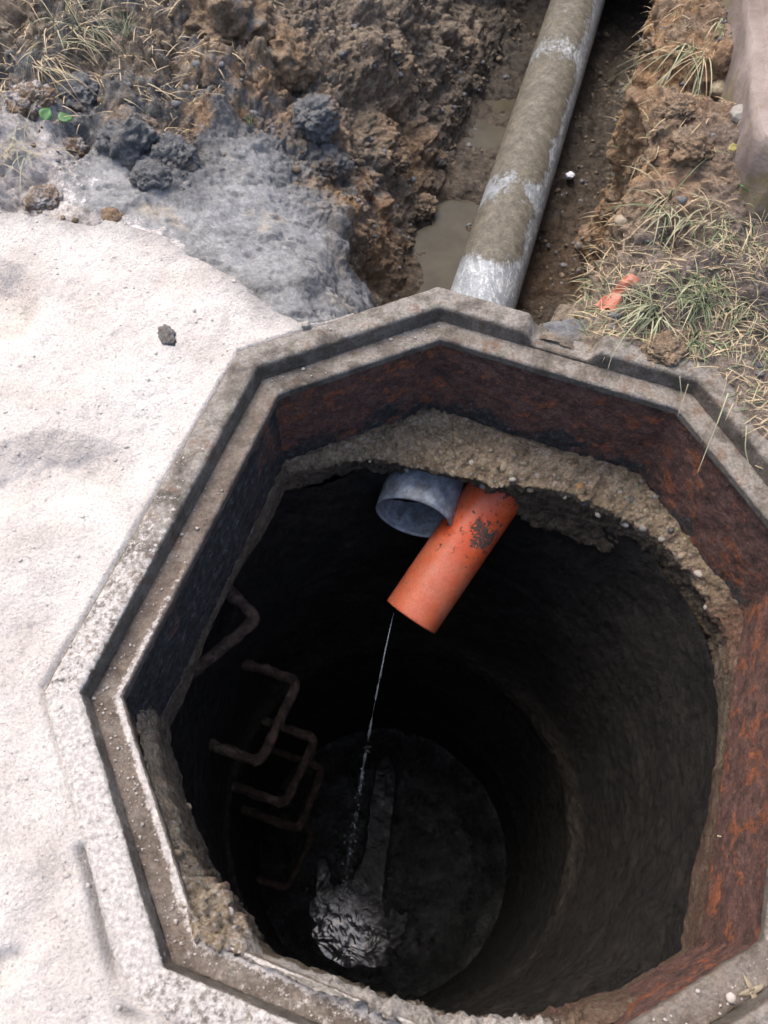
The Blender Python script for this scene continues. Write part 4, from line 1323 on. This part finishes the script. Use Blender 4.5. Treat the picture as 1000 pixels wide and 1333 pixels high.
# crumbs of soil strewn over the dug ground: nobody could count them
ico = bmesh.new()
bmesh.ops.create_icosphere(ico, subdivisions=1, radius=1)
IV = np.array([v.co[:] for v in ico.verts])
IF = np.array([[v.index for v in f.verts] for f in ico.faces])
ico.free()


def crumbs(name, centres, sizes, mat, attrs=None):
    Vs, Fs = [], []
    for i, (c, s) in enumerate(zip(centres, sizes)):
        k = s * (1 + 0.35 * rng.normal(size=(len(IV), 1)).clip(-1, 1)) * np.array([1, 1, 0.75])
        Vs.append(IV * k + c)
        Fs.append(IF + i * len(IV))
    V = np.concatenate(Vs)
    at_ = {k: np.full(len(V), v) for k, v in (attrs or {}).items()}
    return tag(mesh_np(name, V, np.concatenate(Fs), mat, attrs=at_), kind='stuff')


sel = TER[(tt > 0.0) & (tt < 2.1)]
flat = sel.reshape(-1, 3)
fs = SS[(tt > 0.0) & (tt < 2.1)].ravel()
fsm = smooth[(tt > 0.0) & (tt < 2.1)].ravel()
fw = np.where((fs > -1.2) & (fs < 0.9) & (oct_dist(flat[:, 0], flat[:, 1], LIP) > 0.005) & (bury[(tt > 0.0) & (tt < 2.1)].ravel() < 0.1), np.clip(1 - 1.3 * fsm, 0.01, 1), 0)
fw = fw * (0.2 + (fbm(flat, 8, 2, 0.5, 181) > 0.1))
idx = rng.choice(len(flat), 5000, p=fw / fw.sum())
sz = 0.0016 + rng.gamma(1.3, 0.0020, len(idx)).clip(0, 0.009)
hal = rng.random(len(idx)) < 0.7
crumbs('soil_crumbs', flat[idx[hal]], sz[hal], M_CLOD)
crumbs('clay_crumbs', flat[idx[~hal]], sz[~hal], M_CLAY)
# grit on the sand and the frame
sp2 = sand.data
sv = np.empty(len(sp2.vertices) * 3)
sp2.vertices.foreach_get('co', sv)
sv = sv.reshape(-1, 3)
m = (sv[:, 0] > -0.95) & (sv[:, 1] > -0.72)
sv = sv[m]
idx = rng.choice(len(sv), 2600)
crumbs('sand_grit', sv[idx], 0.0007 + rng.gamma(1.1, 0.0006, len(idx)).clip(0, 0.004), M_SAND, {'pink_shade': 0.2, 'mudmix': 0.0})
gp_ = []
for i in range(520):
    k = random.choice([0, 0, 7, 7, 7, 7, 6, 6, 6, 5, 5, 1])
    f = random.random()
    if k == 0:
        f = f ** 1.8 * 0.7
    o = random.uniform(-LEDGE + 0.004, -0.006) if random.random() < 0.7 else random.uniform(0.004, LIP - 0.004)
    a, c = octv(o, k), octv(o, k + 1)
    q = a + (c - a) * f
    gp_.append((q[0], q[1], (ZL if o < 0 else 0.0) + 0.001))
crumbs('frame_grit', np.array(gp_), 0.0005 + rng.gamma(1.0, 0.0006, 520).clip(0, 0.003), M_SAND, {'pink_shade': 0.1, 'mudmix': 0.15})

# ------------------------------------------------------------------ weathered slab at the upper right
sl_pts = [at(953, -10, 0.24), at(962, 90, 0.24), at(963, 105, 0.24), (*at(976, 142, 0.24)[:2], 0), at(1004, 165, 0.24)]
w = [np.array(p[:2]) + np.array([0.052, 0.0]) for p in sl_pts]
far_pts = [w[0] + np.array([0.06, 0.35]), w[0] + np.array([0.55, 0.3]), w[4] + np.array([0.50, -0.05]), w[4] + np.array([0.12, -0.06])]
poly = [*w, far_pts[3], far_pts[2], far_pts[1], far_pts[0]]
bm = bmesh.new()
lo = [bm.verts.new((p[0], p[1], 0.02)) for p in poly]
hi = [bm.verts.new((p[0], p[1], 0.23)) for p in poly]
bm.faces.new(hi)
bm.faces.new(lo[::-1])
for i in range(len(poly)):
    j = (i + 1) % len(poly)
    bm.faces.new((lo[i], lo[j], hi[j], hi[i]))
bmesh.ops.recalc_face_normals(bm, faces=bm.faces)
bmesh.ops.bevel(bm, geom=[e for e in bm.edges if all(v.co.z > 0.15 for v in e.verts)], offset=0.035, segments=5, affect='EDGES')
bmesh.ops.triangulate(bm, faces=bm.faces)
bmesh.ops.subdivide_edges(bm, edges=bm.edges, cuts=6, use_grid_fill=True)
for v in bm.verts:
    q = np.array([v.co[:]])
    v.co.z += 0.012 * float(fbm(q, 7, 3, 0.6, 191)[0])
    v.co.x += 0.014 * float(fbm(q, 9, 3, 0.6, 192)[0])
for f in bm.faces:
    f.smooth = True
me = bpy.data.meshes.new('weathered_slab')
bm.to_mesh(me)
bm.free()
me.materials.append(M_SLAB)
slab = bpy.data.objects.new('weathered_slab', me)
COL.objects.link(slab)
tag(slab, 'weathered pinkish concrete slab with yellow lichen standing on the right bank', 'slab')


# ------------------------------------------------------------------ grass
def blade(V, F, base, dirv, length, width, droop, seg=7, lift=0.6):
    d = np.array(dirv, float)
    d /= np.linalg.norm(d)
    p = np.array(base, float)
    side = np.cross(d, [0, 0, 1.0])
    if np.linalg.norm(side) < 1e-3:
        side = np.array([1.0, 0, 0])
    side /= np.linalg.norm(side)
    tw = random.uniform(-0.6, 0.6)
    i0 = len(V)
    v = d.copy()
    for i in range(seg + 1):
        t = i / seg
        wd = width * (1 - t ** 2.2) * 0.5 + 0.0001
        s2 = side * math.cos(tw * t) + np.array([0, 0, 1]) * math.sin(tw * t)
        nb = np.cross(v, s2)
        nb /= np.linalg.norm(nb) + 1e-9
        V.append(p - s2 * wd)
        V.append(p + nb * wd * 0.35)
        V.append(p + s2 * wd)
        v = v + np.array([0, 0, -droop / seg]) + np.random.default_rng(len(V)).normal(size=3) * 0.03
        v /= np.linalg.norm(v)
        p = p + v * length / seg
    for i in range(seg):
        k = i0 + i * 3
        F.append((k, k + 1, k + 4, k + 3))
        F.append((k + 1, k + 2, k + 5, k + 4))


def tuft(px, py, n, length, lean, label, mats, spread=0.02, droop=1.2, width=0.0032, group='grass tufts along the trench', up=0.6, name='grass_tuft', base=None):
    p = ter_px(px, py) if base is None else np.array(base)
    e = empty(name, tuple(p))
    tag(e, label, 'grass', group)
    lists = {m: ([], []) for m in set(mats)}
    n = int(n * (1.5 if py > 200 or px < 400 else 0.9))
    for i in range(n):
        m = mats[i % len(mats)]
        V, F = lists[m]
        a = random.uniform(0, 6.283)
        r = spread * math.sqrt(random.random())
        bpos = p + np.array([r * math.cos(a), r * math.sin(a), -0.004])
        dv = np.array([lean[0] + random.gauss(0, 0.45), lean[1] + random.gauss(0, 0.45), up + random.gauss(0, 0.2)])
        blade(V, F, bpos, dv, length * random.uniform(0.5, 1.15), width * random.uniform(0.45, 1.0), droop * random.uniform(0.6, 1.3))
    for m, (V, F) in lists.items():
        nm = {0: 'green_blades', 1: 'pale_blades', 2: 'straw_blades'}[m]
        mesh_np(nm, V, F, M_GRASS[m], e)
    return e


tuft(850, 405, 46, 0.085, (-0.55, -0.35), 'bright pale green grass tuft beside the orange plastic strip at the frame edge', [0, 1, 1], 0.022, 1.5)
tuft(910, 438, 26, 0.070, (0.0, -0.5), 'small green grass tuft right of the clod lying on the frame lip', [0, 1, 0], 0.014, 1.4)
tuft(905, 372, 70, 0.075, (-0.3, -0.3), 'dense green grass clump on the bank above the frame corner', [0, 0, 1], 0.045, 1.2, 0.0026)
tuft(955, 395, 50, 0.060, (-0.2, -0.4), 'dull green grass clump by the picture edge above the frame corner', [0, 1, 2], 0.045, 1.3, 0.0024)
tuft(880, 268, 34, 0.10, (-0.55, -0.3), 'pale grass tuft hanging over the trench edge above the hollow', [1, 2, 1, 0], 0.035, 1.5, 0.0026)
tuft(950, 290, 60, 0.085, (-0.35, -0.45), 'wide pale green grass mat on the bank right of the hollow', [0, 1, 2], 0.055, 1.4, 0.0026)
tuft(905, 60, 40, 0.17, (-0.75, -0.55), 'long pale grass hanging down the trench side near the top', [1, 1, 0, 2], 0.035, 1.1, 0.0028, up=0.25)
tuft(942, 28, 24, 0.15, (-0.25, -0.9), 'grass strands hanging in front of the weathered slab', [1, 1, 0], 0.02, 1.2, 0.0030, up=0.2)
tuft(872, 110, 24, 0.13, (-0.5, -0.7), 'thin straw coloured grass drooping over the ochre trench edge', [1, 2, 2], 0.03, 1.0, 0.0024, up=0.2)
tuft(985, 340, 30, 0.06, (-0.4, 0.1), 'brown withered grass clump at the right picture edge', [2, 2, 1], 0.04, 1.2, 0.0024)
tuft(965, 440, 26, 0.06, (-0.3, -0.3), 'withered grass by the frame corner at the right', [2, 1, 2], 0.035, 1.3, 0.0024)
tuft(90, 35, 44, 0.12, (0.3, -0.25), 'olive grass tuft at the upper left corner of the dug slope', [1, 2, 0], 0.06, 1.1, 0.0026)
tuft(60, 75, 26, 0.11, (0.5, -0.5), 'dry grass strands hanging below the upper left turf', [2, 1, 2], 0.04, 1.0, 0.0024, up=0.25)
tuft(163, 42, 16, 0.065, (0.0, 0.0), 'thin upright grass sprig right of the upper left tuft', [1, 0], 0.012, 0.5, 0.0022, up=1.0)
tuft(15, 190, 24, 0.10, (0.3, -0.1), 'dusty dry grass roots at the left picture edge', [2, 1], 0.05, 1.1, 0.0018, up=0.4)
tuft(190, 155, 8, 0.022, (0.0, 0.0), 'tiny green sprig on the slope right of the largest grey clod', [0], 0.008, 0.6, 0.004, up=1.0)
tuft(328, 158, 9, 0.024, (0.0, 0.0), 'tiny green sprig in the ochre soil of the slope', [0], 0.008, 0.6, 0.004, up=1.0)


# long single stalks lying over the iron
def stalk(pts, width, mat, label, zs):
    w = np.array([at(x, y, z) for (x, y), z in zip(pts, zs)])
    t = np.linspace(0, 1, len(w))
    tq = np.linspace(0, 1, 26)
    q = np.stack([np.interp(tq, t, w[:, i]) for i in range(3)], 1)
    for _ in range(3):
        q[1:-1] = (q[:-2] + 2 * q[1:-1] + q[2:]) / 4
    o = tube('grass_stalk', q, width, mat, None, 6, rfun=lambda i: width * (1 - 0.75 * i / 25))
    return tag(o, label, 'grass stalk', 'loose grass stalks on the frame')


stalk([(838, 408), (815, 435), (797, 462), (791, 482)], 0.0014, M_GRASS[1], 'pale grass blade arching down over the lifting slot of the frame', [0.03, 0.03, 0.012, -0.005])
stalk([(948, 512), (935, 548), (922, 580), (908, 616)], 0.0013, M_GRASS[1], 'straw stalk hanging across the ledge into the hole at the upper right', [0.015, 0.008, -0.02, -0.03])
stalk([(972, 555), (970, 585), (976, 610), (985, 622)], 0.0013, M_GRASS[1], 'curled pale stalk on the ledge below the right lip', [0.02, 0.0, -0.02, -0.027])
stalk([(885, 490), (887, 512), (884, 530)], 0.0009, M_GRASS[1], 'thin upright straw on the ledge near the upper right corner', [0.012, -0.005, -0.026])
stalk([(896, 500), (888, 525), (882, 542)], 0.0008, M_GRASS[2], 'thin bent straw next to the ledge corner at the upper right', [0.012, -0.01, -0.027])
stalk([(983, 606), (1002, 614), (1015, 618)], 0.0012, M_GRASS[2], 'reddish twig lying on the ledge at the right picture edge', [-0.02, -0.018, -0.012])
stalk([(568, 567), (580, 573), (594, 583)], 0.0010, M_GRASS[1], 'short pale straw lying on the broken concrete collar', [-0.245, -0.242, -0.246])
stalk([(934, 1088), (942, 1090), (950, 1093)], 0.0013, M_GRASS[1], 'short straw stuck to the rusty right skirt', [-0.22, -0.215, -0.21])


# leaves
def leaf(px, py, L, Wd, mat, label, yaw, tilt, name='leaf', dz=0.012):
    p = ter_px(px, py)
    n = 10
    V, F = [], []
    for i in range(n + 1):
        t = i / n
        wv = Wd * math.sin(math.pi * (t ** 0.8)) * 0.5 * (1 - 0.25 * t) + 0.0004
        z = -0.25 * L * (t - 0.3) ** 2
        for k in (-1, -0.5, 0, 0.5, 1):
            V.append((L * (t - 0.5), wv * k, z + 0.18 * wv * abs(k) + 0.001 * math.sin(9 * t + 5 * k)))
    for i in range(n):
        for k in range(4):
            a = i * 5 + k
            F.append((a, a + 1, a + 6, a + 5))
    o = mesh_np(name, V, F, mat)
    md = o.modifiers.new('thickness', 'SOLIDIFY')
    md.thickness = 0.0006
    o.location = (p[0], p[1], p[2] + dz)
    o.rotation_euler = (tilt, random.uniform(-0.3, 0.3), yaw)
    return tag(o, label, 'leaf')


leaf(66, 158, 0.034, 0.026, M_LEAF, 'left one of two green leaves in the hollow left of the largest grey clod', 1.2, 0.5, dz=0.016)
leaf(91, 163, 0.034, 0.027, M_LEAF, 'right one of two green leaves in the hollow beside the largest grey clod', 0.9, 0.3, dz=0.016)
leaf(955, 197, 0.036, 0.016, M_YLEAF, 'yellow-green leaf lying on the bank below the weathered slab', 0.6, 0.3)
leaf(985, 262, 0.026, 0.022, M_LEAF, 'small round green leaf at the right picture edge', 0.4, 0.3)
leaf(966, 250, 0.026, 0.014, M_LEAF, 'narrow green leaf beside the small round green leaf', 2.0, 0.4)

# orange plastic strip half buried at the trench edge
pp = [ter_px(x, y) for x, y in ((786, 402), (797, 392), (806, 382), (818, 372), (826, 364))]
V, F = [], []
for i in range(25):
    t = i / 24 * 4
    k = min(3, int(t))
    c = pp[k] + (pp[k + 1] - pp[k]) * (t - k) + np.array([0, 0, 0.003])
    for j in range(7):
        u = (j - 3) / 3
        V.append(c + np.array([0.013 * u, -0.011 * u, 0.006 * math.sin(3.1 * u + 0.5 * t) + 0.003 * math.sin(7 * u + 3 * t)]))
for i in range(24):
    for j in range(6):
        a = i * 7 + j
        F.append((a, a + 1, a + 8, a + 7))
o = mesh_np('plastic_strip', V, F, M_PLASTIC)
o.modifiers.new('thickness', 'SOLIDIFY').thickness = 0.0008
tag(o, 'crumpled orange plastic strip half buried beside the bright grass tuft', 'plastic strip')

# withered grass and leaf bits lying over the turf: uncountable
V, F = [], []
trg = flat[(fs > 0.22) & (fs < 0.95) & (oct_dist(flat[:, 0], flat[:, 1], LIP) > np.where((flat[:, 0] > 0.26) & (flat[:, 1] > 0.2), -0.022, -0.004))]
extra = TER[(tt > -0.62) & (tt <= 0.0)]
es = SS[(tt > -0.62) & (tt <= 0.0)]
ef = extra.reshape(-1, 3)
ef = ef[(es.ravel() > 0.3) & (es.ravel() < 1.0) & (oct_dist(ef[:, 0], ef[:, 1], LIP) > -0.022)]
trg = np.concatenate([trg, ef])
tw_ = np.where((trg - np.array([*TB, 0]))[:, :2] @ TD > 0.42, 0.22, 1.0)
for k in rng.choice(len(trg), 3000, p=tw_ / tw_.sum()):
    a = random.uniform(0, 6.283)
    blade(V, F, trg[k] + np.array([0, 0, 0.004]), (math.cos(a), math.sin(a), random.uniform(0.0, 0.5)), random.uniform(0.012, 0.055), random.uniform(0.0007, 0.0019), random.uniform(0.2, 1.0), 4)
o = mesh_np('withered_grass', V, F, M_GRASS[2])
tag(o, kind='stuff')
V, F = [], []
for k in rng.choice(len(trg), 700, p=tw_ ** 2 / (tw_ ** 2).sum()):
    a = random.uniform(0, 6.283)
    blade(V, F, trg[k], (math.cos(a), math.sin(a), random.uniform(0.1, 0.8)), random.uniform(0.02, 0.05), random.uniform(0.0014, 0.0026), random.uniform(0.4, 1.4), 4)
o = mesh_np('short_turf_grass', V, F, M_GRASS[0])
tag(o, kind='stuff')
V, F = [], []
tl = flat[(fs > -1.3) & (fs < -0.62) & (flat[:, 1] > 1.05)]
for k in rng.choice(len(tl), 1400):
    a = random.uniform(0, 6.283)
    blade(V, F, tl[k] + np.array([0, 0, 0.003]), (math.cos(a), math.sin(a), random.uniform(0.0, 0.6)), random.uniform(0.02, 0.07), random.uniform(0.001, 0.0022), random.uniform(0.2, 1.0), 4)
o = mesh_np('withered_roots', V, F, M_GRASS[2])
tag(o, kind='stuff')

# bits on the lower right ledge
gpt = at(985, 1288, ZL + 0.004)
o = lump('mortar_crumb', 951, 1299, 0.0055, M_STONES[4], 'small round white stone on the lower right ledge', 'stone', 0.8, 31, None, 0.1, 3, on=ZL + 0.002, rough=0.4)
V, F = [], []
for a in (0.4, 1.9, 3.3, 4.7):
    blade(V, F, at(980, 1290, ZL + 0.003), (math.cos(a), math.sin(a), 0.25), 0.018, 0.006, 0.5, 4)
o = mesh_np('dry_husk', V, F, M_STONES[0])
o.modifiers.new('thickness', 'SOLIDIFY').thickness = 0.0008
tag(o, 'pale star-shaped dry husk on the lower right ledge', 'husk')
